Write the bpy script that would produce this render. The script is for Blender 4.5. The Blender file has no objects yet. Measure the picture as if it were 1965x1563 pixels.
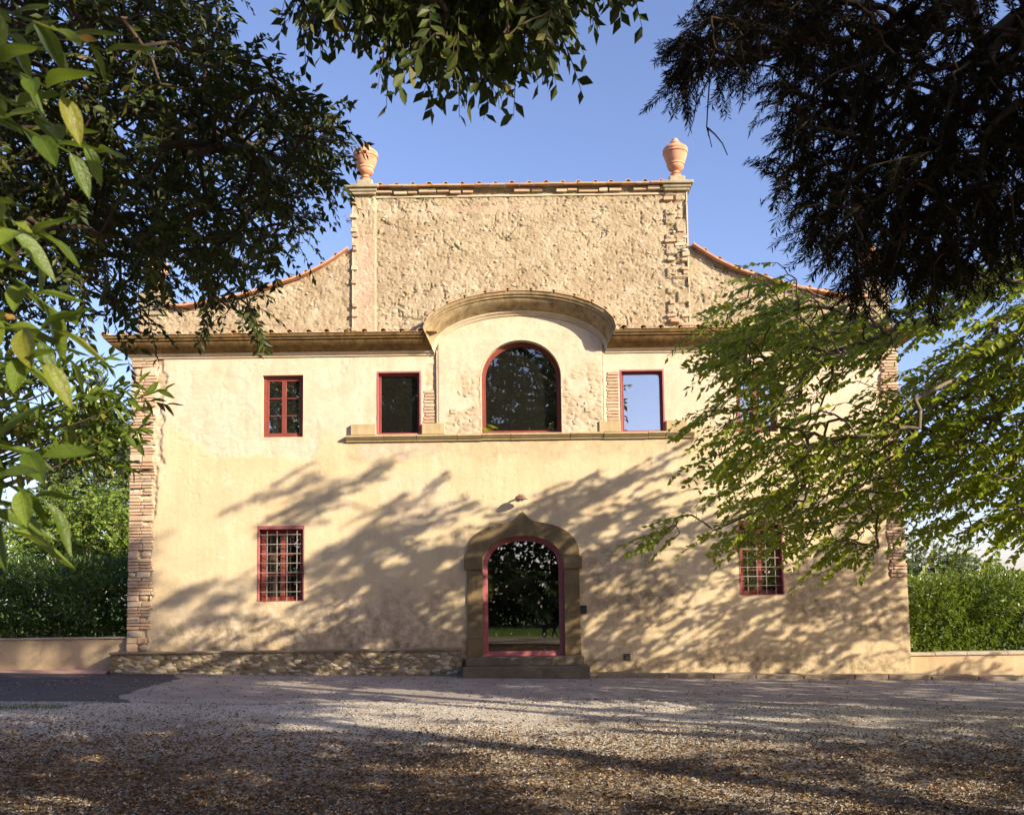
import bpy, bmesh, math, random
import numpy as np
from mathutils import Vector, Matrix
from mathutils.geometry import tessellate_polygon
random.seed(7); rng = np.random.default_rng(7)
sc = bpy.context.scene
COL = sc.collection
# ------------------------------------------------------------------ camera
FPX = 1800.0; PITCH = math.radians(4.5); ROLL = math.radians(-0.75)
CX, CY = 982.5, 1010.0
CAM = np.array([0.0, -20.0, 1.6])
cam_d = bpy.data.cameras.new('camera'); cam = bpy.data.objects.new('camera', cam_d); COL.objects.link(cam)
cam_d.sensor_fit = 'HORIZONTAL'; cam_d.sensor_width = 36
cam_d.lens = FPX/1965*36
cam_d.shift_x = 0.0; cam_d.shift_y = (CY-781.5)/1965
cam_d.clip_start = 0.05; cam_d.clip_end = 2000
Rm = (Matrix.Rotation(math.pi/2+PITCH, 4, 'X') @ Matrix.Rotation(ROLL, 4, 'Z'))
cam.matrix_world = Matrix.Translation(CAM.tolist()) @ Rm
cam_d.dof.use_dof = True; cam_d.dof.focus_distance = 17.0; cam_d.dof.aperture_fstop = 9.0
sc.camera = cam
# ------------------------------------------------------------------ light
EL = math.radians(22.0); AZ = math.radians(54.0)
SUN = np.array([math.sin(AZ)*math.cos(EL), -math.cos(AZ)*math.cos(EL), math.sin(EL)])
SD = SUN/(-SUN[1])            # step towards the sun per metre of -y
w = bpy.data.worlds.new('World'); sc.world = w; w.use_nodes = True
nt = w.node_tree; nt.nodes.clear()
sky = nt.nodes.new('ShaderNodeTexSky'); sky.sky_type = 'NISHITA'; sky.sun_disc = False
sky.sun_elevation = EL; sky.sun_rotation = math.pi-AZ
sky.altitude = 300; sky.air_density = 1.0; sky.dust_density = 1.2; sky.ozone_density = 4.0
bg = nt.nodes.new('ShaderNodeBackground'); bg.inputs['Strength'].default_value = 0.135
wo = nt.nodes.new('ShaderNodeOutputWorld')
tint = nt.nodes.new('ShaderNodeMix'); tint.data_type = 'RGBA'; tint.blend_type = 'MULTIPLY'; tint.inputs[0].default_value = 1; tint.inputs[7].default_value = (1.22, .97, .99, 1)
nt.links.new(sky.outputs[0], tint.inputs[6]); nt.links.new(tint.outputs[2], bg.inputs[0]); nt.links.new(bg.outputs[0], wo.inputs[0])
sl = bpy.data.lights.new('sun', 'SUN'); sun = bpy.data.objects.new('sun', sl); COL.objects.link(sun)
sl.energy = 5.0; sl.angle = math.radians(0.45); sl.color = (1.0, 0.87, 0.68)
sun.rotation_euler = Vector(SUN.tolist()).to_track_quat('Z', 'Y').to_euler()
vs = sc.view_settings; vs.view_transform = 'Standard'; vs.look = 'None'; vs.gamma = 1; vs.use_curve_mapping = False
vs.exposure = 1.05

Rn = np.array(Rm.to_3x3())
def W(px, py, y=0.0):
    "point of the plane at depth y whose outline the photograph shows at px, py"
    d = Rn @ np.array([(px-CX)/FPX, -(py-CY)/FPX, -1.0]); p = CAM + d*(y-CAM[1])/d[1]
    return p
def XZ(px, py, y=0.0):
    p = W(px, py, y); return (float(p[0]), float(p[2]))
def gz(x, y=0): return 0.02 - 0.02*x
def G(px, py):
    "point of the sloping ground"
    d = Rn @ np.array([(px-CX)/FPX, -(py-CY)/FPX, -1.0])
    t = (0.02-0.02*CAM[0]-CAM[2])/(d[2]+0.02*d[0]); return CAM + d*t
def PROJ(P):
    q = (np.asarray(P)-CAM) @ Rn
    return CX + FPX*q[:, 0]/-q[:, 2], CY - FPX*q[:, 1]/-q[:, 2], -q[:, 2]

# ------------------------------------------------------------------ object helpers
def link(o, parent=None):
    COL.objects.link(o)
    if parent is not None: o.parent = parent
    return o
def tag(o, label=None, cat=None, group=None, kind=None):
    if label: o['label'] = label
    if cat: o['category'] = cat
    if group: o['group'] = group
    if kind: o['kind'] = kind
    return o
def empty(name, loc=(0, 0, 0), label=None, cat=None, group=None, rz=0):
    o = bpy.data.objects.new(name, None); o.location = loc; o.rotation_euler.z = rz; o.empty_display_size = .2
    link(o); return tag(o, label, cat, group)
def np_mesh(name, V, F, mat, uvattr=None, smooth=False):
    V = np.asarray(V, dtype=np.float32); F = np.asarray(F, dtype=np.int32)
    me = bpy.data.meshes.new(name); k = F.shape[1]
    me.vertices.add(len(V)); me.vertices.foreach_set('co', V.ravel())
    me.loops.add(F.size); me.loops.foreach_set('vertex_index', F.ravel())
    me.polygons.add(len(F)); me.polygons.foreach_set('loop_start', np.arange(0, F.size, k, dtype=np.int32))
    try: me.polygons.foreach_set('loop_total', np.full(len(F), k, dtype=np.int32))
    except Exception: pass
    if uvattr is not None:
        a = me.color_attributes.new('zone', 'FLOAT_COLOR', 'POINT'); a.data.foreach_set('color', np.asarray(uvattr, dtype=np.float32).ravel())
    me.update(calc_edges=True)
    me.polygons.foreach_set('use_smooth', np.full(len(F), smooth))
    if mat: me.materials.append(mat)
    return me
def np_obj(name, V, F, mat, parent=None, attr=None, smooth=False, kind=None):
    o = bpy.data.objects.new(name, np_mesh(name, V, F, mat, attr, smooth)); link(o, parent)
    if kind: o['kind'] = kind
    return o
class MB:
    def __init__(s): s.v = []; s.f = []
    def add(s, vs_, fs):
        n = len(s.v); s.v += [tuple(map(float, p)) for p in vs_]; s.f += [tuple(i+n for i in f) for f in fs]; return s
    def box(s, x0, x1, y0, y1, z0, z1):
        return s.add([(x0,y0,z0),(x1,y0,z0),(x1,y1,z0),(x0,y1,z0),(x0,y0,z1),(x1,y0,z1),(x1,y1,z1),(x0,y1,z1)],
              [(0,3,2,1),(4,5,6,7),(0,1,5,4),(1,2,6,5),(2,3,7,6),(3,0,4,7)])
    def prism(s, poly, y0, y1, holes=(), back=True):
        "outline in x, z extruded from y0 (front) to y1"
        loops = [list(poly)]+[list(h) for h in holes]
        flat = [p for l in loops for p in l]; n = len(flat)
        tris = tessellate_polygon([[Vector((p[0], p[1], 0)) for p in l] for l in loops])
        vs_ = [(p[0], y0, p[1]) for p in flat]+[(p[0], y1, p[1]) for p in flat]; fs = []
        for t in tris:
            a, b, c = [Vector((flat[i][0], flat[i][1])) for i in t]
            if (b-a).cross(c-a) < 0: t = (t[0], t[2], t[1])
            fs.append(tuple(t))
            if back: fs.append((t[2]+n, t[1]+n, t[0]+n))
        o = 0
        for li, l in enumerate(loops):
            m = len(l); ar = sum(l[i][0]*l[(i+1) % m][1]-l[(i+1) % m][0]*l[i][1] for i in range(m))
            for i in range(m):
                a, b = o+i, o+(i+1) % m
                q = (a, a+n, b+n, b)
                if (ar < 0) != (li > 0): q = q[::-1]
                fs.append(q)
            o += m
        return s.add(vs_, fs)
    def tube(s, pts, r, n=6, cap=True):
        pts = [Vector(p) for p in pts]; rr = r if hasattr(r, '__len__') else [r]*len(pts)
        vs_ = []; fs = []; up = Vector((0, 0, 1))
        for i, p in enumerate(pts):
            d = (pts[min(i+1, len(pts)-1)]-pts[max(i-1, 0)]).normalized()
            a = d.cross(up) if abs(d.z) < .95 else d.cross(Vector((1, 0, 0))); a.normalize(); b = a.cross(d)
            for k in range(n):
                t = 2*math.pi*k/n; vs_.append(p+rr[i]*(a*math.cos(t)+b*math.sin(t)))
        for i in range(len(pts)-1):
            for k in range(n):
                k2 = (k+1) % n; fs.append((i*n+k, i*n+k2, (i+1)*n+k2, (i+1)*n+k))
        if cap: fs.append(tuple(range(n))[::-1]); fs.append(tuple((len(pts)-1)*n+k for k in range(n)))
        return s.add(vs_, fs)
    def lathe(s, prof, cx=0, cy=0, n=28):
        vs_ = []; fs = []
        for r, z in prof:
            for k in range(n):
                t = 2*math.pi*k/n; vs_.append((cx+r*math.cos(t), cy+r*math.sin(t), z))
        for i in range(len(prof)-1):
            for k in range(n):
                k2 = (k+1) % n; fs.append((i*n+k, i*n+k2, (i+1)*n+k2, (i+1)*n+k))
        fs.append(tuple(range(n))[::-1]); fs.append(tuple((len(prof)-1)*n+k for k in range(n)))
        return s.add(vs_, fs)
    def sweep(s, stations, prof, closed=False):
        "stations: (origin, out, up); prof: (out, up)"
        vs_ = []; fs = []; m = len(prof)
        for o, a, b in stations:
            for p in prof: vs_.append(Vector(o)+Vector(a)*p[0]+Vector(b)*p[1])
        for i in range(len(stations)-1):
            for k in range(m-1 if not closed else m):
                k2 = (k+1) % m; fs.append((i*m+k, (i+1)*m+k, (i+1)*m+k2, i*m+k2))
        return s.add(vs_, fs)
    def mesh(s, name, mat, smooth=False, bevel=0):
        me = bpy.data.meshes.new(name); me.from_pydata(s.v, [], s.f); me.update()
        if bevel:
            bm = bmesh.new(); bm.from_mesh(me); bmesh.ops.remove_doubles(bm, verts=bm.verts, dist=1e-5)
            bmesh.ops.bevel(bm, geom=bm.edges[:], offset=bevel, segments=2, affect='EDGES', profile=.5, clamp_overlap=True)
            bm.to_mesh(me); bm.free()
        if smooth:
            me.polygons.foreach_set('use_smooth', [True]*len(me.polygons))
            try: me.set_sharp_from_angle(angle=math.radians(35))
            except Exception: pass
        if mat: me.materials.append(mat)
        return me
    def build(s, name, mat, parent=None, smooth=False, bevel=0, label=None, kind=None):
        o = bpy.data.objects.new(name, s.mesh(name, mat, smooth, bevel)); link(o, parent)
        return tag(o, label, kind=kind)

# ------------------------------------------------------------------ noise (for real relief)
def _h(ix, iz, seed):
    n = (ix.astype(np.int64)*374761393 + iz.astype(np.int64)*668265263 + seed*974634777) & 0xffffffff
    n = ((n ^ (n >> 13))*1274126177) & 0xffffffff
    return ((n ^ (n >> 16)) & 0xffffff)/float(0xffffff)
def vnoise(x, z, seed=0):
    ix = np.floor(x); iz = np.floor(z); fx = x-ix; fz = z-iz
    fx = fx*fx*(3-2*fx); fz = fz*fz*(3-2*fz)
    a = _h(ix, iz, seed); b = _h(ix+1, iz, seed); c = _h(ix, iz+1, seed); d = _h(ix+1, iz+1, seed)
    return (a*(1-fx)+b*fx)*(1-fz)+(c*(1-fx)+d*fx)*fz
def fbm(x, z, s=1.0, o=4, seed=0):
    r = 0; a = .5; t = 0
    for i in range(o):
        r = r+a*vnoise(x*s+i*17.3, z*s-i*9.1, seed+i); t += a; a *= .5; s *= 2.03
    return r/t
def worley(x, z, sx, sz, seed=0, jit=.9):
    u = x/sx; v = z/sz; iu = np.floor(u); iv = np.floor(v)
    F1 = np.full(x.shape, 9.); F2 = np.full(x.shape, 9.); cr = np.zeros(x.shape)
    for di in (-1, 0, 1):
        for dj in (-1, 0, 1):
            a = iu+di; b = iv+dj
            px = a+.5+jit*(_h(a, b, seed)-.5); pz = b+.5+jit*(_h(a, b, seed+1)-.5)
            d = np.hypot(u-px, v-pz); r = _h(a, b, seed+2)
            m = d < F1; F2 = np.where(m, F1, np.minimum(F2, d)); cr = np.where(m, r, cr); F1 = np.where(m, d, F1)
    return F1, F2, cr
def sstep(a, b, x):
    t = np.clip((x-a)/(b-a), 0, 1); return t*t*(3-2*t)
def relief(name, X, Z, H, y0, mat, parent, attr, keep=None, kind=None):
    n, m = X.shape; V = np.stack([X, y0-H, Z], -1).reshape(-1, 3)
    i, j = np.meshgrid(np.arange(n-1), np.arange(m-1), indexing='ij')
    a = i*m+j; F = np.stack([a, a+m, a+m+1, a+1], -1).reshape(-1, 4)
    if keep is not None: F = F[keep.reshape(-1)]
    return np_obj(name, V, F, mat, parent, attr.reshape(-1, 4), True, kind)

# ------------------------------------------------------------------ materials
class NG:
    def __init__(s, name, rough=.85, spec=.3):
        s.m = bpy.data.materials.new(name); s.m.use_nodes = True; s.t = s.m.node_tree; s.t.nodes.clear()
        s.out = s.t.nodes.new('ShaderNodeOutputMaterial'); s.b = s.t.nodes.new('ShaderNodeBsdfPrincipled')
        s.b.inputs['Roughness'].default_value = rough; s.b.inputs['Specular IOR Level'].default_value = spec
        s.l(s.b.outputs[0], s.out.inputs[0]); s.tc = s.t.nodes.new('ShaderNodeTexCoord')
    def l(s, a, b): s.t.links.new(a, b)
    def n(s, t): return s.t.nodes.new(t)
    def set(s, sock, v):
        if isinstance(v, bpy.types.NodeSocket): s.l(v, sock)
        elif hasattr(v, '__len__'): sock.default_value = (*v, 1) if len(v) == 3 and sock.type == 'RGBA' else v
        else: sock.default_value = v
    def noise(s, scale, detail=5, rough=.55, dist=0, stretch=None):
        x = s.n('ShaderNodeTexNoise'); x.inputs['Scale'].default_value = scale; x.inputs['Detail'].default_value = detail
        x.inputs['Roughness'].default_value = rough; x.inputs['Distortion'].default_value = dist
        if stretch:
            mp = s.n('ShaderNodeMapping'); mp.inputs['Scale'].default_value = stretch
            s.l(s.tc.outputs['Object'], mp.inputs[0]); s.l(mp.outputs[0], x.inputs['Vector'])
        else: s.l(s.tc.outputs['Object'], x.inputs['Vector'])
        return x.outputs['Fac']
    def voro(s, scale, feature='F1', out='Distance'):
        x = s.n('ShaderNodeTexVoronoi'); x.feature = feature; x.inputs['Scale'].default_value = scale
        s.l(s.tc.outputs['Object'], x.inputs['Vector']); return x.outputs[out]
    def ramp(s, fac, stops):
        x = s.n('ShaderNodeValToRGB'); e = x.color_ramp.elements
        while len(e) < len(stops): e.new(.5)
        for q, (p, c) in zip(e, stops): q.position = p; q.color = (*c, 1) if hasattr(c, '__len__') else (c, c, c, 1)
        s.set(x.inputs[0], fac); return x.outputs[0]
    def mix(s, fac, a, b, mode='MIX'):
        x = s.n('ShaderNodeMix'); x.data_type = 'RGBA'; x.blend_type = mode
        s.set(x.inputs[0], fac); s.set(x.inputs[6], a); s.set(x.inputs[7], b); return x.outputs[2]
    def math(s, op, a, b=0, clamp=False):
        x = s.n('ShaderNodeMath'); x.operation = op; x.use_clamp = clamp; s.set(x.inputs[0], a); s.set(x.inputs[1], b); return x.outputs[0]
    def zone(s):
        x = s.n('ShaderNodeAttribute'); x.attribute_name = 'zone'; y = s.n('ShaderNodeSeparateColor'); s.l(x.outputs['Color'], y.inputs[0])
        return y.outputs[0], y.outputs[1], y.outputs[2], x.outputs['Alpha']
    def orand(s):
        x = s.n('ShaderNodeObjectInfo'); return x.outputs['Random']
    def bump(s, h, strength=.4, dist=.02):
        x = s.n('ShaderNodeBump'); x.inputs['Strength'].default_value = strength; x.inputs['Distance'].default_value = dist
        s.set(x.inputs['Height'], h); s.l(x.outputs[0], s.b.inputs['Normal'])
    def col(s, c): s.set(s.b.inputs['Base Color'], c); return s.m
def simple(name, c, rough=.6, var=.15, scale=8, bump=.15, spec=.3, metal=0):
    g = NG(name, rough, spec); n = g.noise(scale, 4)
    lo = tuple(v*(1-var) for v in c); hi = tuple(min(1, v*(1+var)) for v in c)
    g.bump(g.noise(scale*6, 3), bump, .006); g.b.inputs['Metallic'].default_value = metal
    return g.col(g.ramp(n, [(.3, lo), (.7, hi)]))
MAT = {}
# plaster of the front: pale above, ochre below, rubble and brick where it has come off
g = NG('plaster', .92, .15); rub, pale, grime, cell = g.zone()
ochre = g.ramp(g.noise(.9, 7, .6), [(.25, (.53, .41, .235)), (.5, (.61, .49, .30)), (.75, (.66, .55, .365))])
palec = g.ramp(g.noise(2.2, 7, .62), [(.3, (.55, .44, .31)), (.55, (.65, .535, .41)), (.75, (.58, .47, .34))])
c = g.mix(pale, ochre, palec)
fine = g.ramp(g.noise(28, 6, .7), [(.3, .78), (.5, 1.0), (.75, 1.08)])
c = g.mix(.75, c, fine, 'MULTIPLY')
rb = g.ramp(cell, [(0, (.42, .31, .19)), (.35, (.60, .49, .34)), (.6, (.52, .38, .24)), (.8, (.66, .55, .42)), (1, (.50, .30, .19))])
c = g.mix(rub, c, rb)
streak = g.ramp(g.noise(1.6, 6, .65, .3, (3.0, 1, .35)), [(.42, 0.), (.72, 1.)])
c = g.mix(g.math('MULTIPLY', streak, .30), c, (.38, .28, .16))
blot = g.ramp(g.noise(.7, 9, .72, .6), [(.5, 0.), (.62, 1.)])
c = g.mix(g.math('MULTIPLY', blot, .3), c, (.56, .40, .24))
blot2 = g.ramp(g.noise(1.25, 9, .75, .4), [(.56, 0.), (.64, 1.)])
c = g.mix(g.math('MULTIPLY', blot2, .3), c, (.74, .64, .50))
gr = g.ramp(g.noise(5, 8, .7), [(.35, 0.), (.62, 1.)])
c = g.mix(g.math('MULTIPLY', grime, gr), c, (.20, .155, .09))  # dirt, plus shade put into the colour of the lower wall
g.bump(g.math('ADD', g.noise(45, 6, .7), g.math('MULTIPLY', g.noise(9, 5, .6), 1.2)), .5, .012); MAT['plaster'] = g.col(c)
# rubble gable
g = NG('rubble', .95, .1); rub, pale, grime, cell = g.zone()
st = g.ramp(cell, [(0, (.20, .15, .09)), (.25, (.40, .32, .20)), (.5, (.29, .225, .14)), (.72, (.47, .40, .28)), (.88, (.34, .22, .14)), (1, (.66, .60, .50))])
mo = g.ramp(g.noise(3, 8, .65), [(.3, (.33, .26, .155)), (.55, (.47, .38, .25)), (.75, (.38, .31, .20))])
c = g.mix(rub, mo, st)
c = g.mix(pale, c, g.ramp(g.noise(7, 5), [(.3, (.55, .36, .25)), (.7, (.62, .46, .34))]))
c = g.mix(g.math('MULTIPLY', g.ramp(g.noise(1.0, 9, .72), [(.44, 0.), (.60, 1.)]), .5), c, (.27, .20, .12))
c = g.mix(g.math('MULTIPLY', g.ramp(g.noise(1.7, 9, .7), [(.52, 0.), (.64, 1.)]), .55), c, (.60, .52, .38))
c = g.mix(g.math('MULTIPLY', g.ramp(g.noise(24, 5, .75), [(.56, 0.), (.66, 1.)]), .6), c, (.66, .60, .50))
c = g.mix(g.math('MULTIPLY', g.ramp(g.noise(40, 5, .7), [(.48, 0.), (.66, 1.)]), .6), c, (.20, .14, .08))
c = g.mix(grime, c, (.20, .16, .10))
g.bump(g.math('ADD', g.noise(60, 6, .75), g.math('MULTIPLY', g.noise(16, 4, .6), 1.5)), .7, .02); MAT['rubble'] = g.col(c)
def piece(name, stops, bump=.5):
    g = NG(name, .92, .15); base = g.ramp(g.orand(), stops)
    c = g.mix(g.math('MULTIPLY', g.noise(22, 6, .65), .55), base, (.56, .46, .33))
    c = g.mix(.6, c, g.ramp(g.noise(70, 4, .7), [(.3, .7), (.7, 1.1)]), 'MULTIPLY')
    g.bump(g.noise(55, 6, .7), bump, .015); return g.col(c)
MAT['brick'] = piece('brick_clay', [(0, (.50, .29, .17)), (.3, (.58, .42, .28)), (.6, (.48, .30, .19)), (.8, (.62, .50, .36)), (1, (.44, .24, .14))])
MAT['stone'] = piece('field_stone', [(0, (.36, .28, .18)), (.3, (.52, .42, .29)), (.6, (.44, .34, .21)), (.85, (.60, .52, .40)), (1, (.40, .29, .18))])
g = NG('plinth_stone', .95, .1); rub, pale, grime, cell = g.zone()
c = g.mix(rub, (.20, .16, .09), g.ramp(cell, [(0, (.17, .13, .075)), (.4, (.30, .24, .15)), (.7, (.23, .175, .10)), (1, (.42, .36, .26))]))
c = g.mix(g.math('MULTIPLY', g.ramp(g.noise(4, 7, .7), [(.4, 0.), (.7, 1.)]), .5), c, (.15, .13, .09))
g.bump(g.noise(50, 6, .75), .6, .02); MAT['plinth'] = g.col(c)
# dark weathered sandstone of door case, sills and cornice, the cornice darkened for cove shade
def sandstone(name, a, b, dark, amt, sv=(6, 6, .8)):
    g = NG(name, .9, .15); c = g.ramp(g.noise(2.5, 7, .65), [(.3, a), (.7, b)])
    c = g.mix(g.math('MULTIPLY', g.ramp(g.noise(1.3, 7, .7, .4, sv), [(.38, 0.), (.66, 1.)]), amt), c, dark)
    c = g.mix(.6, c, g.ramp(g.noise(50, 5, .7), [(.3, .75), (.7, 1.1)]), 'MULTIPLY')
    g.bump(g.noise(40, 6, .7), .45, .012); return g.col(c)
MAT['cornice'] = sandstone('shaded_cornice_stone', (.20, .12, .045), (.31, .20, .08), (.07, .045, .02), .8)  # brown stained stone, coloured darker for the shade under the overhang
MAT['arch_cornice'] = sandstone('sunlit_arch_cornice_stone', (.36, .26, .13), (.50, .39, .23), (.13, .09, .04), .8, (5, 5, 1.0))  # same stone coloured lighter for the sun falling into the arched cove
MAT['moulding'] = sandstone('moulding_plaster', (.58, .47, .31), (.68, .57, .40), (.34, .26, .16), .4, (3, 3, 6))
MAT['sandstone'] = sandstone('door_sandstone', (.16, .115, .055), (.26, .19, .095), (.08, .06, .035), .7, (2, 2, 1.5))
MAT['sill'] = sandstone('sill_stone', (.42, .32, .17), (.54, .42, .24), (.25, .19, .10), .4)
MAT['step'] = sandstone('step_stone', (.12, .10, .065), (.21, .175, .12), (.07, .06, .045), .6, (3, 3, 3))
g = NG('terracotta', .85, .2); c = g.ramp(g.noise(7, 6, .65), [(.3, (.50, .22, .12)), (.55, (.60, .30, .18)), (.75, (.62, .40, .28))])
c = g.mix(g.math('MULTIPLY', g.ramp(g.noise(2.2, 6, .7), [(.5, 0.), (.75, 1.)]), .45), c, (.55, .45, .36)); g.bump(g.noise(40, 5), .2, .01); MAT['terracotta'] = g.col(c)
g = NG('tile_clay', .9, .15); c = g.ramp(g.orand(), [(0, (.42, .21, .11)), (.5, (.50, .31, .18)), (1, (.45, .36, .24))])
c = g.mix(g.math('MULTIPLY', g.ramp(g.noise(14, 6, .7), [(.45, 0.), (.65, 1.)]), .7), c, (.33, .27, .12)); c = g.mix(g.math('MULTIPLY', g.ramp(g.noise(23, 6, .7), [(.55, 0.), (.7, 1.)]), .7), c, (.13, .11, .08))
g.bump(g.noise(60, 5), .4, .01); MAT['tile'] = g.col(c)
MAT['capstone'] = sandstone('cap_stone', (.33, .28, .18), (.45, .39, .27), (.16, .14, .08), .6, (3, 3, 3))
MAT['red'] = simple('oxide_red_paint', (.22, .05, .035), .5, .14, 5, .12, .4)
MAT['redflat'] = simple('faded_red_metal', (.36, .11, .115), .5, .12, 4, .1, .4)
MAT['iron'] = simple('pale_iron', (.34, .28, .23), .55, .2, 20, .15, .3)
MAT['dark'] = simple('dark_metal', (.035, .03, .03), .45, .2, 20, .1)
MAT['white'] = simple('white_enamel', (.78, .78, .76), .35, .05, 20, .05)
MAT['room'] = simple('room_plaster', (.34, .32, .26), .9, .1, 2, .05)
MAT['roomdark'] = simple('room_dark_red', (.16, .05, .04), .9, .1, 2, .05)
MAT['wood'] = simple('dark_wood', (.10, .06, .035), .7, .3, 9, .3)
MAT['curtain'] = simple('curtain_cloth', (.80, .78, .75), .9, .05, 4, .1)
MAT['garden_wall'] = sandstone('garden_render', (.47, .35, .20), (.55, .42, .26), (.30, .23, .14), .5, (2, 2, .8))
MAT['coping'] = sandstone('coping_stone', (.40, .33, .24), (.52, .44, .34), (.22, .18, .13), .5, (4, 4, 4))
MAT['paving'] = sandstone('red_paving', (.42, .24, .19), (.50, .31, .25), (.30, .20, .17), .3, (3, 3, 3))
MAT['kerb'] = sandstone('kerb_stone', (.22, .17, .12), (.33, .27, .19), (.14, .11, .08), .5, (3, 3, 3))
def glassmat(name, refl, tint, dirt=.03):
    m = bpy.data.materials.new(name); m.use_nodes = True; t = m.node_tree; t.nodes.clear()
    o = t.nodes.new('ShaderNodeOutputMaterial'); mx = t.nodes.new('ShaderNodeMixShader'); tr = t.nodes.new('ShaderNodeBsdfTransparent')
    gl = t.nodes.new('ShaderNodeBsdfGlossy'); fr = t.nodes.new('ShaderNodeFresnel'); fr.inputs[0].default_value = 1.5
    ad = t.nodes.new('ShaderNodeMath'); ad.operation = 'ADD'; ad.inputs[1].default_value = refl; ad.use_clamp = True
    tr.inputs[0].default_value = (*tint, 1); gl.inputs['Roughness'].default_value = .004; gl.inputs[0].default_value = (.95, .97, 1, 1)
    bp = t.nodes.new('ShaderNodeBump'); nz = t.nodes.new('ShaderNodeTexNoise'); tc = t.nodes.new('ShaderNodeTexCoord')
    nz.inputs['Scale'].default_value = 1.3; nz.inputs['Detail'].default_value = 1; bp.inputs['Strength'].default_value = .03; bp.inputs['Distance'].default_value = .02
    t.links.new(tc.outputs['Object'], nz.inputs['Vector']); t.links.new(nz.outputs[0], bp.inputs['Height']); t.links.new(bp.outputs[0], gl.inputs['Normal'])
    t.links.new(fr.outputs[0], ad.inputs[0]); t.links.new(ad.outputs[0], mx.inputs[0]); t.links.new(tr.outputs[0], mx.inputs[1]); t.links.new(gl.outputs[0], mx.inputs[2])
    df = t.nodes.new('ShaderNodeBsdfDiffuse'); df.inputs[0].default_value = (.4, .37, .3, 1); m2 = t.nodes.new('ShaderNodeMixShader'); m2.inputs[0].default_value = dirt
    t.links.new(mx.outputs[0], m2.inputs[1]); t.links.new(df.outputs[0], m2.inputs[2]); t.links.new(m2.outputs[0], o.inputs[0]); return m
MAT['darkglass'] = glassmat('clear_window_glass', .10, (.80, .82, .80), .02)
MAT['glass'] = glassmat('window_glass', .34, (.80, .82, .80), .02)
MAT['doorglass'] = glassmat('door_glass', .24, (.50, .52, .48), .004)
def leafmat(name, stops, trans=.3, rough=.45, tcol=(.30, .42, .05), spec=.5, brown=0):
    g = NG(name, rough, spec); gi = g.n('ShaderNodeNewGeometry')
    c = g.ramp(gi.outputs['Random Per Island'], stops)
    if brown == 0: pass
    tl = g.n('ShaderNodeBsdfTranslucent'); g.set(tl.inputs[0], g.mix(.6, c, tcol))
    mx = g.n('ShaderNodeMixShader'); mx.inputs[0].default_value = trans
    g.set(g.b.inputs['Base Color'], c); g.l(g.b.outputs[0], mx.inputs[1]); g.l(tl.outputs[0], mx.inputs[2]); g.l(mx.outputs[0], g.out.inputs[0]); return g.m
def leafobjmat(name, stops, trans=.3, rough=.5, tcol=(.30, .42, .05), spec=.5):
    g = NG(name, rough, spec); c = g.ramp(g.orand(), stops)
    c = g.mix(.6, c, g.ramp(g.noise(9, 6, .7), [(.3, .6), (.5, 1.), (.7, 1.25)]), 'MULTIPLY')
    sx = g.n('ShaderNodeSeparateXYZ'); g.l(g.tc.outputs['Object'], sx.inputs[0]); ax = g.math('ABSOLUTE', sx.outputs[0])
    rib = g.math('SUBTRACT', 1, g.math('MULTIPLY', ax, 60), True); ph = g.math('SINE', g.math('ADD', g.math('MULTIPLY', sx.outputs[1], 62), g.math('MULTIPLY', ax, -95)))
    vein = g.math('ADD', rib, g.math('MULTIPLY', g.math('SUBTRACT', ph, .82, True), 2.2), True)
    c = g.mix(g.math('MULTIPLY', vein, .22), c, (.20, .26, .06)); g.bump(g.math('ADD', vein, g.noise(14, 3)), .25, .02)
    tl = g.n('ShaderNodeBsdfTranslucent'); g.set(tl.inputs[0], g.mix(.6, c, tcol))
    mx = g.n('ShaderNodeMixShader'); mx.inputs[0].default_value = trans
    g.set(g.b.inputs['Base Color'], c); g.l(g.b.outputs[0], mx.inputs[1]); g.l(tl.outputs[0], mx.inputs[2]); g.l(mx.outputs[0], g.out.inputs[0]); return g.m
S_EV = [(0, (.020, .034, .005)), (.5, (.042, .060, .007)), (.9, (.075, .095, .012)), (1, (.11, .09, .015))]
S_LT = [(0, (.12, .18, .010)), (.5, (.20, .27, .015)), (.85, (.29, .35, .022)), (1, (.38, .41, .03))]
S_LA = [(0, (.05, .085, .007)), (.5, (.08, .125, .012)), (.92, (.13, .18, .02)), (1, (.26, .13, .03))]
S_HE = [(0, (.035, .065, .010)), (.5, (.055, .10, .014)), (1, (.11, .16, .025))]
MAT['leaf_ev'] = leafmat('evergreen_leaf', S_EV, .2, .5, (.10, .14, .02), .35); MAT['leaf_ev_o'] = leafobjmat('evergreen_leaf_single', S_EV, .2, .5, (.10, .14, .02), .35)
MAT['leaf_lt'] = leafmat('lime_leaf', S_LT, .5, .42, (.48, .54, .04)); MAT['leaf_lt_o'] = leafobjmat('lime_leaf_single', S_LT, .5, .42, (.48, .54, .04))
MAT['leaf_la'] = leafmat('laurel_leaf', S_LA, .3, .3, (.28, .38, .03)); MAT['leaf_la_o'] = leafobjmat('laurel_leaf_single', S_LA, .32, .45, (.28, .38, .03))
MAT['leaf_hr'] = leafmat('bright_hedge_leaf', [(0, (.05, .085, .008)), (.5, (.09, .14, .012)), (1, (.17, .22, .025))], .3, .35, (.28, .38, .03))
MAT['leaf_he'] = leafmat('hedge_leaf', S_HE, .25, .35, (.2, .3, .03))
MAT['leaf_co'] = leafmat('conifer_needle', [(0, (.014, .013, .006)), (.6, (.024, .023, .009)), (.9, (.05, .03, .012)), (1, (.08, .04, .015))], .12, .8, (.06, .06, .02), .1)
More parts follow.
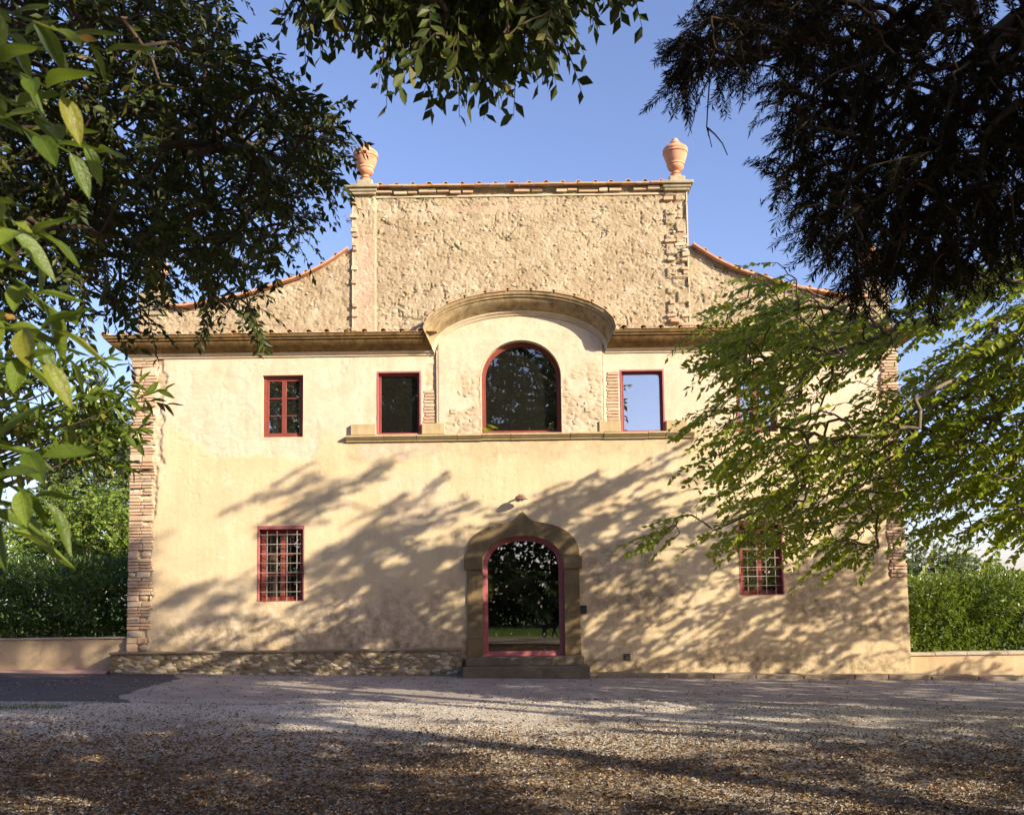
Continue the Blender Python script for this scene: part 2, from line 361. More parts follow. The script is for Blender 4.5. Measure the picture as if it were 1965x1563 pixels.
MAT['leaf_bg'] = leafmat('background_leaf', [(0, (.09, .15, .015)), (.5, (.15, .23, .025)), (1, (.23, .30, .04))], .3, .6)
MAT['leaf_bgd'] = leafmat('background_dark_leaf', [(0, (.05, .075, .025)), (.5, (.08, .11, .035)), (1, (.13, .16, .05))], .25, .6)
MAT['bark'] = simple('bark', (.075, .055, .038), .9, .3, 12, .6, .1)
MAT['bark_lt'] = simple('pale_bark', (.16, .13, .095), .9, .3, 12, .5, .1)
# ------------------------------------------------------------------ ground
X0, X1 = -8.2, 8.4
def gsheet(name, poly, dz, mat, sub=0):
    mb = MB(); tris = tessellate_polygon([[Vector((p[0], p[1], 0)) for p in poly]])
    fs = []
    for t in tris:
        a, b, c = [Vector(poly[i][:2]) for i in t]
        fs.append(t if (b-a).cross(c-a) > 0 else t[::-1])
    mb.add([(p[0], p[1], gz(p[0])+dz) for p in poly], fs); o = mb.build(name, mat); o['kind'] = 'structure'; return o
g = NG('gravel', .95, .1)  # pale limestone
v = g.voro(70, 'F1', 'Color'); sepc = g.n('ShaderNodeSeparateColor'); g.l(v, sepc.inputs[0])
c = g.ramp(sepc.outputs[0], [(0, (.30, .26, .20)), (.35, (.50, .45, .37)), (.7, (.64, .58, .49)), (1, (.76, .71, .62))])
sp = g.n('ShaderNodeSeparateXYZ'); g.l(g.tc.outputs['Object'], sp.inputs[0])
near = g.math('MULTIPLY', g.math('ADD', sp.outputs[1], 6.4), -.15, True)   # litter gathers under the trees
nx = g.math('MULTIPLY', g.math('ADD', g.noise(.55, 6, .6, .5), -.5), 3.2)
lit = g.math('ADD', near, nx, True)
litc = g.ramp(g.noise(38, 7, .75), [(.3, (.045, .028, .014)), (.5, (.11, .068, .036)), (.7, (.20, .13, .072))])
c = g.mix(g.math('MULTIPLY', lit, .85), c, litc)
g.bump(g.math('ADD', g.voro(70), g.math('MULTIPLY', g.noise(25, 4), .8)), .9, .02); MAT['gravel'] = g.col(c)
g = NG('grass_turf', .9, .1); MAT['turf'] = g.col(g.ramp(g.noise(3, 8, .75), [(.3, (.05, .09, .012)), (.6, (.11, .17, .025)), (.8, (.16, .17, .05))]))
g = NG('old_asphalt', .9, .2)
c = g.ramp(g.noise(1.2, 8, .65), [(.3, (.24, .205, .175)), (.6, (.36, .315, .27))])
c = g.mix(.7, c, g.ramp(g.voro(120, 'F1', 'Distance'), [(.2, 1.25), (.6, .7)]), 'MULTIPLY'); g.bump(g.voro(110), .5, .008); MAT['road'] = g.col(c)
g = NG('new_asphalt', .85, .25)
c = g.ramp(g.noise(2.2, 8, .65), [(.3, (.050, .047, .050)), (.65, (.075, .070, .070))]); g.bump(g.voro(130), .5, .006); MAT['asphalt'] = g.col(c)

gsheet('ground', [(-180, -180), (180, -180), (180, 180), (-180, 180)], -.012, MAT['turf'])
gsheet('gravel_ground', [(-40, -21.2), (-20, -20.6), (-8, -21.3), (0, -20.9), (9, -21.6), (22, -21), (40, -21.5), (40, 3), (-40, 3)], -.004, MAT['gravel'])
edge = []
for px, py in [(-500, 1352), (0, 1352), (230, 1347), (330, 1348), (480, 1351), (620, 1347), (760, 1343), (900, 1348), (1050, 1343), (1200, 1341), (1400, 1348), (1700, 1356), (1965, 1363), (2600, 1385)]:
    p = G(px, py); edge.append((p[0], p[1]))
e2 = []
for i in range(len(edge)-1):
    for k in range(24):
        t = k/24; x = edge[i][0]*(1-t)+edge[i+1][0]*t; y = edge[i][1]*(1-t)+edge[i+1][1]*t
        e2.append((x, y+.25*(float(fbm(np.array(x), np.array(3.), 1.7, 5, 5))-.5)))
road_edge = e2
gsheet('road', e2+[(30, e2[-1][1]), (30, 2.6), (-30, 2.6), (-30, e2[0][1])], .004, MAT['road'])
def rough_line(pts, amp, seed):
    r = []
    for i in range(len(pts)-1):
        for k in range(8):
            t = k/8; x = pts[i][0]*(1-t)+pts[i+1][0]*t; y = pts[i][1]*(1-t)+pts[i+1][1]*t
            r.append((x+amp*(random.random()-.5), y+amp*(random.random()-.5)))
    return r
a0, a1, a2, a3 = [G(*p)[:2] for p in ((255, 1346), (225, 1335), (290, 1317), (345, 1302))]
gsheet('asphalt_patch', [(-24, float(G(0, 1351)[1])), (float(a0[0])-1.5, float(a0[1])-.05)]+rough_line([a0, a1, a2, a3, (-7.0, -.6), (-7.6, .5)], .14, 1)+[(-24, .9)], .008, MAT['asphalt'])

# ------------------------------------------------------------------ villa
villa = empty('villa', (0, 0, 0), 'old ochre plastered villa with rubble stone gable, arched cornice and red framed windows', 'villa')
ZC = 6.92                      # foot of the cornice
TC = .22                       # centre line
AX, AB = 1.84, .82             # half ellipse of the arched cornice
def ell(th, h=0.0, n=None): return (TC+(AX+.50*h)*math.cos(th), ZC+.02+h+AB*math.sin(th))
RECT = dict(ul=(-5.36, -4.48, 5.17, 6.53), ur=(4.88, 5.76, 5.15, 6.48), ml=(-2.89, -1.93, 5.20, 6.58), mr=(2.38, 3.33, 5.18, 6.55),
            ll=(-5.44, -4.44, 1.65, 3.26), lr=(4.83, 5.78, 1.65, 3.22))
DOORBOX = (-.66, 1.12, .3, 3.0)
ARCHBOX = (-1.3, 1.75, 5.16, ZC+.05)
# --- the front wall sheet: real relief, openings cut on the grid lines
def lines(lo, hi, step, marks):
    m = sorted(set([lo, hi]+[v for v in marks if lo < v < hi])); out = []
    for a, b in zip(m[:-1], m[1:]): out += list(np.linspace(a, b, max(2, int(round((b-a)/step))+1))[:-1])
    return np.array(out+[hi])
boxes = list(RECT.values())+[DOORBOX, ARCHBOX]
xs = lines(X0, X1, .028, [v for b in boxes for v in b[:2]]); zs = lines(-.35, ZC+.05, .028, [v for b in boxes for v in b[2:]])
Xg, Zg = np.meshgrid(xs, zs, indexing='ij')
pn = fbm(Xg, Zg, 1.5, 5, 3)-.5; pf = fbm(Xg, Zg, 8, 4, 9)-.5
Lx = X0+.62+.10*(Zg-1.0)/5*1.0+.26*(fbm(Xg*0, Zg, 2.2, 4, 21)-.5)+.12*(fbm(Xg, Zg, 12, 3, 22)-.5)-np.where(Zg < 4.6, .16, 0)
Rx_ = X1-.42+.25*(fbm(Xg*0, Zg, 2.0, 4, 31)-.5)+.10*(fbm(Xg, Zg, 12, 3, 32)-.5)
cornerL = sstep(.02, -.02, Xg-Lx); cornerR = sstep(-.02, .02, Xg-Rx_)*sstep(1.95, 2.05, Zg+.2*pn)
corner = np.maximum(cornerL, cornerR)
def region(pts, amp=.35, soft=.06):
    "soft mask of a polygon on the wall with a ragged edge"
    P = [XZ(*p) for p in pts]; ins = np.zeros(Xg.shape, bool); d = np.full(Xg.shape, 99.)
    qx = Xg+amp*(fbm(Xg, Zg, 3, 4, 51)-.5)*2*.6; qz = Zg+amp*(fbm(Xg, Zg, 3, 4, 61)-.5)*2*.6
    n = len(P)
    for i in range(n):
        (ax, az), (bx, bz) = P[i], P[(i+1) % n]
        cond = ((az > qz) != (bz > qz)) & (qx < (bx-ax)*(qz-az)/((bz-az) if bz != az else 1e-9)+ax); ins ^= cond
        vx, vz = bx-ax, bz-az; t = np.clip(((qx-ax)*vx+(qz-az)*vz)/(vx*vx+vz*vz+1e-9), 0, 1)
        d = np.minimum(d, np.hypot(qx-ax-t*vx, qz-az-t*vz))
    s = np.where(ins, d, -d); return sstep(-soft, soft, s)
F1, F2, CR = worley(Xg+.03*pn, Zg, .19, .12, 5)
stone = np.clip((F2-F1)*2.4, 0, 1)
fl1 = region([(320, 745), (400, 700), (470, 740), (490, 800), (615, 815), (600, 890), (560, 880), (400, 870), (330, 800)], .3)
fl2 = region([(815, 700), (838, 700), (838, 828), (812, 812)], .08, .03)
fl3 = region([(1163, 712), (1190, 712), (1190, 815), (1163, 828)], .05, .03)
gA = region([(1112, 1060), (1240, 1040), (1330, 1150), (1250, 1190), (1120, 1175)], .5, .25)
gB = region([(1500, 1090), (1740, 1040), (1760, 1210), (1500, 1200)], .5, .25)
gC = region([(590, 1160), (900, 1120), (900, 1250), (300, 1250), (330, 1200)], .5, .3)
gD = region([(690, 842), (820, 842), (840, 870), (700, 880)], .3, .08)+region([(735, 920), (850, 905), (870, 1020), (745, 1010)], .4, .12)*.5
rubm = np.clip(fl1*.35*(fbm(Xg, Zg, 10, 3, 43))+fl2+fl3+.25*gA+.2*gB, 0, 1)
top = sstep(5.1, 5.5, Zg+.7*pn)
paleA = np.clip(top*.9+fl1+gD*.8+.5*region([(300, 1180), (800, 1130), (880, 1250), (290, 1255)], .6, .3), 0, 1)
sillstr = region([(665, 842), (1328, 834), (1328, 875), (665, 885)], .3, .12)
grime_shade = np.clip(.75*gA+.7*gB+.55*gC+.35*sillstr+.4*sstep(2.2, .6, Zg+1.2*pn)+.9*sstep(.75, .45, Zg+.25*pn+np.where(Xg > 1, .3, 0))*1.0, 0, .95)  # real dirt, deepened low on the wall to darken its tree shade
Hg = .006*pn+.003*pf+.006*(fbm(Xg, Zg, 22, 3, 77)-.5)*np.clip(gA+gB+.3, 0, 1)
Hg = Hg+fl1*(-.010+.007*(fbm(Xg, Zg, 16, 3, 41)-.3)+.003*stone)+(fl2+fl3)*(-.02+.01*stone)
cr1 = np.abs(fbm(Xg, Zg, 1.1, 5, 91)-.5); Hg -= .008*(cr1 < .0035)*(Zg > 3.5)
Hg = np.where(corner > 0, Hg*(1-corner)+corner*(-.045+.018*stone+.012*pf), Hg)
rubA = np.clip(rubm+corner, 0, 1)
att = np.stack([rubA, paleA*(1-corner), grime_shade*(1-.3*corner), CR], -1)
# pin openings' rims
xc = (xs[:-1]+xs[1:])/2; zc = (zs[:-1]+zs[1:])/2; keep = np.ones((len(xc), len(zc)), bool)
for x0, x1, z0, z1 in boxes: keep &= ~(((xc > x0) & (xc < x1))[:, None] & ((zc > z0) & (zc < z1))[None, :])
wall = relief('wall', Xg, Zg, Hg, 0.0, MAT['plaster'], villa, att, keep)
# body of the building: sides, back, storeys and roof
YB = 7.0
b = MB()
b.box(X0+.02, X0+.35, .41, YB, -.6, 7.31); b.box(X1-.35, X1-.02, .41, YB, -.6, 7.31); b.box(X0+.02, X1-.02, YB-.3, YB+.01, -.6, 7.305)
b.build('side_wall', MAT['room'] if 0 else MAT['garden_wall'], villa)
# mortar wall behind the front sheet, with the same openings, gives every reveal its thickness
def arcpts(cx, z, a, bq, n=20): return [(cx+a*math.cos(math.pi*i/n), z+bq*math.sin(math.pi*i/n)) for i in range(n+1)]
def rect(b_): return [(b_[0], b_[2]), (b_[1], b_[2]), (b_[1], b_[3]), (b_[0], b_[3])]
AW = (-.62, 1.10, 5.19, 6.42, .80)                         # arched window: x0 x1 z0 spring rise
def arch_poly(x0, x1, z0, zs_, rise, n=24, d=0.0):
    c_ = (x0+x1)/2; a_ = (x1-x0)/2-d
    return [(x0+d, z0+d), (x1-d, z0+d)]+[(c_+a_*math.cos(math.pi*i/n), zs_+(rise-d)*math.sin(math.pi*i/n)) for i in range(n+1)]
DW = (-.64, 1.09, .42, 2.30, .67)
def sup_arch(x0, x1, z0, zs_, rise, d=0.0, n=28, e=.88):
    c_ = (x0+x1)/2; a_ = (x1-x0)/2-d; r = []
    for i in range(n+1):
        t = math.pi*i/n; cs, sn = math.cos(t), math.sin(t)
        r.append((c_+a_*math.copysign(abs(cs)**e, cs), zs_+(rise-d)*abs(sn)**e))
    return [(x0+d, z0+d), (x1-d, z0+d)]+r
mb = MB(); outer = [(X0+.03, -.6), (X1-.03, -.6), (X1-.03, 7.5), (X0+.03, 7.5)]
mb.prism(outer, .055, .36, [rect(b_) for b_ in RECT.values()]+[arch_poly(*AW), sup_arch(*DW)])
mb.build('wall_core', MAT['moulding'], villa)
# reveals in plaster
for k_, b_ in RECT.items():
    x0, x1, z0, z1 = b_; mb = MB(); e = .004
    mb.box(x0-.05, x0+e, -.002, .30, z0-.05, z1+.05); mb.box(x1-e, x1+.05, -.002, .30, z0-.05, z1+.05)
    mb.box(x0+e, x1-e, -.0025, .30, z1-e, z1+.05); mb.box(x0+e, x1-e, -.0025, .30, z0-.05, z0+e)
    # pull the front of the rims slightly behind the plaster
    mb.v = [(a, max(bb, .004), c_) for a, bb, c_ in mb.v]
    mb.build('window_reveal', MAT['moulding'], villa)
# storeys, ceilings, back partition
mb = MB(); mb.box(X0+.36, X1-.36, .36, YB-.3, 4.1, 4.35); mb.box(X0+.36, X1-.36, .41, YB-.3, 7.36, 7.48)
mb.box(X0+.36, X1-.36, .36, YB-.3, -.4, .38); mb.build('floor_slab', MAT['room'], villa)
mb = MB(); mb.box(X0+.36, X1-.36, 4.6, 4.75, 4.351, 7.359); mb.box(-1.62, -1.50, .42, 4.6, 4.352, 7.358); mb.box(2.0, 2.12, .42, 4.6, 4.352, 7.358)
mb.box(-4.0, -3.88, .42, 4.6, 4.352, 7.358); mb.box(X0+.36, X1-.36, 5, 5.15, .381, 4.099); mb.build('partition', MAT['room'], villa)
mb = MB(); mb.box(-2.62, -2.28, 1.2, 1.3, 4.36, 7.0); mb.box(-3.87, -1.63, 4.5, 4.59, 4.36, 7.0); mb.build('red_screen', MAT['roomdark'], villa)
mb = MB(); mb.tube([(TC-.02, .5, 7.12), (TC-.02, 4.6, 7.05)], .13, 12); mb.build('ceiling_beam', MAT['wood'], villa)
# main roof
mb = MB(); mb.add([(X0-.4, .5, 7.32), (X1+.4, .5, 7.32), (X1+.4, YB+.4, 7.32), (X0-.4, YB+.4, 7.32), (-4.5, .5, 8.3), (4.9, .5, 8.3), (4.9, YB-3, 8.3), (-4.5, YB-3, 8.3)],
    [(0, 3, 7, 4), (1, 5, 6, 2), (2, 6, 7, 3), (4, 7, 6, 5), (0, 1, 2, 3), (0, 4, 5, 1)]); mb.build('roof', MAT['tile'], villa)

# --- windows
def casement(parent, x0, x1, z0, z1, y, cols=2, rows=3, m=None, fr=.045, st=.05, mat=None, openw=None):
    "fixed frame, two leaves with glazing bars and panes; y is the face of the frame"
    mb = MB(); mb.prism(rect((x0, x1, z0, z1)), y, y+.07, [rect((x0+fr, x1-fr, z0+fr, z1-fr))]); mb.build('frame', MAT['red'], parent, bevel=.004)
    xi0, xi1, zi0, zi1 = x0+fr+.002, x1-fr-.002, z0+fr+.002, z1-fr-.002; wl = (xi1-xi0)/cols
    for i in range(cols):
        a, b_ = xi0+i*wl+.0015, xi0+(i+1)*wl-.0015
        mb = MB(); h = (zi1-zi0-2*st)/rows; holes = []
        for r in range(rows): holes.append(rect((a+st, b_-st, zi0+st+r*h+(.009 if r else 0), zi0+st+(r+1)*h-(.009 if r < rows-1 else 0))))
        mb.prism(rect((a, b_, zi0, zi1)), y+.018, y+.06, holes)
        s_ = mb.build('sash', MAT['red'], parent, bevel=.003)
        for hq in holes:
            mb = MB(); (ax, az), (bx, _), (_, bz), _ = hq; mb.box(ax-.004, bx+.004, y+.040, y+.044, az-.004, bz+.004)
            mb.build('pane', MAT['glass'], parent)
    return None
def win(name): 
    o = bpy.data.objects.new(name, None); link(o, villa); o.empty_display_size = .1; return o
for k_ in ('ul', 'ur'):
    x0, x1, z0, z1 = RECT[k_]; wn = win('casement_window'); wn['label'] = 'red upper window of two leaves with three panes each'
    casement(wn, x0+.002, x1-.002, z0+.002, z1-.002, .10, fr=.06, st=.045)
for k_ in ('ml', 'mr'):
    x0, x1, z0, z1 = RECT[k_]; wn = win('picture_window'); wn['label'] = 'undivided red framed window standing on the long stone sill'
    mb = MB(); mb.prism(rect((x0+.002, x1-.002, z0+.002, z1-.002)), -.006, .09, [rect((x0+.035, x1-.035, z0+.022, z1-.035))]); mb.build('frame', MAT['redflat'], wn, bevel=.003)
    mb = MB(); mb.prism(rect((x0+.036, x1-.036, z0+.023, z1-.036)), .09, .15, [rect((x0+.085, x1-.085, z0+.05, z1-.085))]); mb.build('sash', MAT['red'], wn, bevel=.004)
    mb = MB(); mb.box(x0+.08, x1-.08, .120, .126, z0+.045, z1-.08); mb.build('pane', MAT['darkglass'] if k_ == 'ml' else MAT['glass'], wn)
for k_ in ('ll', 'lr'):
    x0, x1, z0, z1 = RECT[k_]; wn = win('barred_window'); wn['label'] = 'red ground floor window behind an iron grille'
    mb = MB(); mb.prism(rect((x0+.002, x1-.002, z0+.002, z1-.002)), -.008, .10, [rect((x0+.028, x1-.028, z0+.012, z1-.075))]); mb.build('surround_frame', MAT['redflat'], wn, bevel=.003)
    casement(wn, x0+.03, x1-.03, z0+.014, z1-.078, .16, fr=.05, st=.04)
    a0_, a1_ = x0+.028, x1-.028; c0, c1 = z0+.012, z1-.076
    for i in range(4):
        xx = x0+.19+i*(x1-x0-.36)/3; mb = MB(); mb.tube([(xx, .055, c0), (xx, .055, c1)], .0085, 6); mb.build('grille_bar', MAT['iron'], wn)
    for i in range(7):
        zz = z0+.20+i*(z1-z0-.39)/6; mb = MB(); mb.tube([(a0_, .042, zz), (a1_, .042, zz)], .0085, 6); mb.build('grille_bar', MAT['iron'], wn)
# arched window
wn = win('arched_window'); wn['label'] = 'large arched red framed window under the curved cornice'
P0 = arch_poly(*AW, d=.003); P1 = arch_poly(*AW, d=.05); P2 = arch_poly(*AW, d=.085)
mb = MB(); mb.prism(P0, .13, .24, [P1]); mb.build('frame', MAT['red'], wn, smooth=True)
mb = MB(); mb.prism(arch_poly(*AW, d=.051), .165, .235, [P2]); mb.build('sash', MAT['red'], wn, smooth=True)
mb = MB(); mb.prism(arch_poly(*AW, d=.08), .20, .206); mb.build('pane', MAT['darkglass'], wn)
# door
dr = win('front_door'); dr['label'] = 'arched glass front door in a red frame'
mb = MB(); mb.prism(sup_arch(*DW, d=.003), .10, .20, [sup_arch(*DW, d=.07)]); mb.build('frame', MAT['redflat'], dr, smooth=True)
mb = MB(); mb.prism(sup_arch(*DW, d=.071), .125, .19, [sup_arch(*DW, d=.105)]); mb.build('sash', MAT['redflat'], dr, smooth=True)
mb = MB(); mb.prism(sup_arch(*DW, d=.10), .155, .163); mb.build('pane', MAT['doorglass'], dr)

# --- bay panel round the arched window
def bay():
    st_ = .022
    xs_ = lines(TC-AX+.03, TC+AX-.03, st_, [AW[0], AW[1]]); n = len(xs_); m = 120
    zt = ZC+.02+AB*np.sqrt(np.clip(1-((xs_-TC)/AX)**2, 0, 1))+.03
    V = []; Z = np.linspace(0, 1, m)[None, :]*(zt[:, None]-5.17)+5.17; X = np.repeat(xs_[:, None], m, 1)
    F1, F2, CR = worley(X, Z, .17, .13, 15); stn = np.clip((F2-F1)*2.2, 0, 1)
    msk = sstep(.40, .54, fbm(X, Z, 1.6, 4, 33))*sstep(6.95, 6.2, Z)
    brd = sstep(.05, 0, np.minimum(np.abs(X-(TC-AX+.03)), np.abs(X-(TC+AX-.03))))
    H = .05+msk*(-.008+.012*stn+.012*(fbm(X, Z, 18, 3, 4)-.5))+.006*(fbm(X, Z, 9, 4, 8)-.5)+.004*(fbm(X, Z, 30, 3, 8)-.5)-brd*.03
    cx_ = (AW[0]+AW[1])/2; a_ = (AW[1]-AW[0])/2
    att = np.stack([msk*(stn > .2)*.85, np.clip(.8+0*X, 0, 1), (.35*msk+.2*sstep(.5, .7, fbm(X, Z, 3, 4, 19))), CR], -1)
    xc_ = (X[:-1, :-1]+X[1:, 1:])/2; zc_ = (Z[:-1, :-1]+Z[1:, 1:])/2
    ins = (np.abs(xc_-cx_) < a_) & (zc_ < AW[3]+np.where(np.abs(xc_-cx_) < a_, AW[4]*np.sqrt(np.clip(1-((xc_-cx_)/a_)**2, 0, 1)), 0))
    # snap rows to the arch: clamp vertices just inside the arch on to it
    def arch_z(x): return AW[3]+AW[4]*np.sqrt(np.clip(1-((x-cx_)/a_)**2, 0, 1))
    az = arch_z(X); near = (np.abs(X-cx_) <= a_) & (np.abs(Z-az) < (zt[:, None]-5.17)/m*.75) & (Z > AW[3])
    Z2 = np.where(near, az, Z)
    o = relief('window_bay', X, Z2, H, 0.0, MAT['plaster'], villa, att, ~ins)
    # rim band round the arch that closes the reveal
    mb = MB(); inn = arch_poly(*AW, d=.0); out = arch_poly(AW[0]-.03, AW[1]+.03, AW[2]-.02, AW[3], AW[4]+.03)
    mb.prism(out, -.054, .054, [inn]); mb.build('window_reveal', MAT['moulding'], villa, smooth=True)
    mb = MB(); mb.box(TC-AX+.03, TC-AX+.05, -.045, .06, 5.17, ZC+.1); mb.box(TC+AX-.05, TC+AX-.03, -.045, .06, 5.17, ZC+.1); mb.build('bay_edge', MAT['moulding'], villa)
bay()
# --- gable of rubble
def gable():
    prof = [(262, 590), (318, 590), (335, 591), (370, 589), (430, 577), (480, 566), (525, 551), (570, 537), (600, 525), (630, 508), (655, 491), (673, 476)]
    P = [XZ(*p, y=.06) for p in prof]; gx = np.array([p[0] for p in P]); gzz = np.array([p[1] for p in P])
    GL, GR, GT = -3.42, 3.95, 10.62; cxm = (GL+GR)/2
    gx[-1] = GL
    def ztop(x):
        xm = np.where(x > cxm, 2*cxm-x, x)
        return np.where(xm >= GL-1e-6, GT, np.interp(xm, gx, gzz))
    def part(xa, xb, name, nx):
        xs_ = np.linspace(xa, xb, nx); m = int((GT-6.9)/.0185) if xa > GL-.1 and xb < GR+.1 else 100
        X = np.repeat(xs_[:, None], m, 1); zt = ztop(np.clip(xs_, xa+1e-4, xb-1e-4)); Z = 6.9+np.linspace(0, 1, m)[None, :]*(zt[:, None]-6.9)
        wx = .05*(fbm(X, Z, 3, 3, 2)-.5); F1, F2, CR = worley(X+wx, Z+wx, .135, .085, 44); G1, G2, CR2 = worley(X+wx, Z, .066, .048, 46)
        s1 = np.clip((F2-F1)*2.6, 0, 1)*(CR > .35); s2 = np.clip((G2-G1)*2.2, 0, 1)
        sm = sstep(.5, .64, fbm(X, Z, 1.3, 4, 71))                # smoother mortar fields
        lvl = fbm(X, Z, 6, 4, 12)
        stones = np.maximum(.026*s1, .019*s2)*(1-.8*sm)
        mort = .006+.026*lvl
        H = .68*np.maximum(stones, mort)+.017*(fbm(X, Z, 30, 2, 5)-.5)+.016*(fbm(X, Z, 2.2, 3, 15)-.5)
        crk = (np.abs(fbm(X, Z, 1.5, 5, 88)-.5) < .0065)*(fbm(X, Z, 1.6, 2, 5) > .58); H = H-.04*crk
        H = H-.02*((fbm(X, Z, 14, 3, 18) > .68))
        vis = sstep(0, .008, stones-mort)
        pink = np.zeros(X.shape)
        if xa > GL-.1 and xb < GR+.1:
            pink = np.clip(sstep(.035, .0, X-(GL+.52))*sstep(9.9, 9.5, Z+.5*(lvl-.5))+ .7*((X > GL+1.6) & (X < GL+4.2) & (np.abs(Z-10.1-.2*lvl) < .09)), 0, 1)*.8
            pil = sstep(.02, 0, X-(GL+.5)); H = H*(1-.75*pink)+.04*pil
            pr = sstep(-.02, .02, X-(GR-.5)); H = H+pr*(.05*(_h(np.floor(X/.23), np.floor(Z/.11), 3) > .45)-.01)
        att = np.stack([vis, pink, .6*crk+.35*sstep(.12, 0, ztop(X)-Z)*lvl, np.where(s1 > s2*.6, CR, CR2)], -1)
        kp = ~((np.abs((X[:-1, :-1]+X[1:, 1:])/2-.24) < 1.15) & ((Z[:-1, :-1]+Z[1:, 1:])/2 < 7.36))
        return relief(name, X, Z, H, .06, MAT['rubble'], villa, att, kp)
    part(X0+.1, GL, 'gable_wing', 190); part(GR, X1-.1, 'gable_wing', 190); part(GL, GR, 'gable_wall', 400)
    # thickness behind
    body = [(X0+.12, 7.51), (X1-.12, 7.51)]
    xs_ = np.linspace(X1-.12, X0+.12, 90); xs_ = np.sort(np.concatenate([xs_, [GL-1e-3, GL, GR, GR+1e-3]]))[::-1]
    for x in xs_: body.append((float(x), float(ztop(np.array(x)))-.01))
    mb = MB(); mb.prism(body, .075, .40); mb.build('gable_core', MAT['capstone'], villa)
    mb = MB(); mb.box(GL-.002, GL+.03, -.005, .08, 6.95, GT); mb.box(GR-.03, GR+.002, 0.005, .08, 6.95, GT); mb.build('pier_edge', MAT['stone'], villa)
    return GL, GR, GT, ztop, gx, gzz, cxm
GL, GR, GT, ztop, GX, GZ, CXM = gable()
# --- cornice
CP = [(0, 0), (.03, 0), (.035, .022), (.05, .03), (.055, .052), (.085, .055), (.092, .082), (.10, .088)]
CC = [(.10, .088), (.12, .105), (.18, .13), (.25, .17), (.31, .215), (.355, .265), (.365, .295), (.40, .298), (.405, .33), (.435, .34), (.45, .365), (.455, .40), (0.0, .46), (-.05, .46)]
def stations(side):
    r = []
    if side < 0: r = [((X0, YB, ZC), (-1, 0, 0), (0, 0, 1)), ((X0, 0, ZC), (-1, -1, 0), (0, 0, 1)), ((TC-AX, 0, ZC), (0, -1, 0), (-.5, 0, 1))]
    else: r = [((TC+AX, 0, ZC), (0, -1, 0), (.5, 0, 1)), ((X1, 0, ZC), (1, -1, 0), (0, 0, 1)), ((X1, YB, ZC), (1, 0, 0), (0, 0, 1))]
    return r
def arch_st():
    r = []
    for i in range(41):
        t = math.pi*(1-i/40); x, z = TC+AX*math.cos(t), ZC+.02+AB*math.sin(t); r.append(((x, -.05, z), (0, -1, 0), (.5*math.cos(t), 0, 1)))
    return r
for nm, pr, mt in (('moulding', CP, 'moulding'), ('cornice', CC, 'cornice')):
    for s_ in (-1, 1): mb = MB(); mb.sweep(stations(s_), pr); mb.build(nm, MAT[mt], villa, smooth=True)
    mb = MB(); mb.sweep(arch_st(), [(p[0], p[1]) for p in pr]); mb.build('arched_'+nm, MAT['arch_cornice'] if nm == 'cornice' else MAT['moulding'], villa, smooth=True)
# --- tiles: flat clay edge strip and rounded cover tiles
def tile_mesh(r=.075, L=.42, th=.014):
    mb = MB(); n = 7; vs_ = []; fs = []
    for yy, rr in ((0, r), (L, r*.85)):
        for q in (rr, rr-th):
            for k in range(n): t = math.pi*k/(n-1); vs_.append((q*math.cos(t), yy, q*math.sin(t)*.85))
    for k in range(n-1):
        fs += [(k, 2*n+k, 2*n+k+1, k+1), (n+k, n+k+1, 3*n+k+1, 3*n+k), (k, k+1, n+k+1, n+k), (2*n+k, 3*n+k, 3*n+k+1, 2*n+k+1)]
    fs += [(0, n, 3*n, 2*n), (n-1, 3*n-1, 4*n-1, 2*n-1)]
    mb.add(vs_, fs); return mb.mesh('cover_tile', MAT['tile'])
TM = tile_mesh()
def pan_mesh(w_=.36, L=.44):
    mb = MB(); mb.add([(-w_/2, 0, 0), (w_/2, 0, 0), (w_/2, L, 0), (-w_/2, L, 0), (-w_/2, 0, .018), (-w_/4, 0, .008), (w_/4, 0, .008), (w_/2, 0, .018), (-w_/2, L, .03), (w_/2, L, .03), (-w_/4, L, .02), (w_/4, L, .02)],
        [(0, 1, 7, 6, 5, 4), (4, 5, 10, 8), (5, 6, 11, 10), (6, 7, 9, 11), (0, 3, 2, 1), (0, 4, 8, 3), (1, 2, 9, 7)]); return mb.mesh('pan_tile', MAT['tile'])
PMesh = pan_mesh()
def put(name, me, loc, rot=(0, 0, 0), scale=(1, 1, 1), parent=None):
    o = bpy.data.objects.new(name, me); o.location = loc; o.rotation_euler = rot; o.scale = scale; return link(o, parent)
rf = bpy.data.objects.new('cornice_tiles', None); link(rf, villa)
slope = math.atan2(.06, .455)
x = X0-.42
while x < X1+.45:
    if not (TC-AX-.2 < x < TC+AX+.2):
        put('pan_tile', PMesh, (x+.18, -.475, ZC+.402+random.uniform(-.002, .004)), (slope, 0, random.uniform(-.01, .01)), parent=rf)
        put('cover_tile', TM, (x+random.uniform(-.012, .012), -.47+random.uniform(-.015, .015), ZC+.418), (slope, random.uniform(-.1, .1), random.uniform(-.06, .06)), (random.uniform(.9, 1.1), 1, random.uniform(.85, 1.1)), rf)
    x += .395
for i in range(1, 13):
    t = math.pi*(1-i/13); dt = .1
    x, z = ell(t, .405); x2, z2 = ell(t+math.pi/26, .405); ang = math.atan2(AB*math.cos(t), -(AX+.2)*math.sin(t)); ang = -math.atan2(z2-z, x2-x)
    put('cover_tile', TM, (x, -.52+random.uniform(-.01, .01), z+.012), (0.02, ang+math.pi if abs(ang) > 1.57 else ang, 0), (random.uniform(.85, 1.0),)*3, rf)
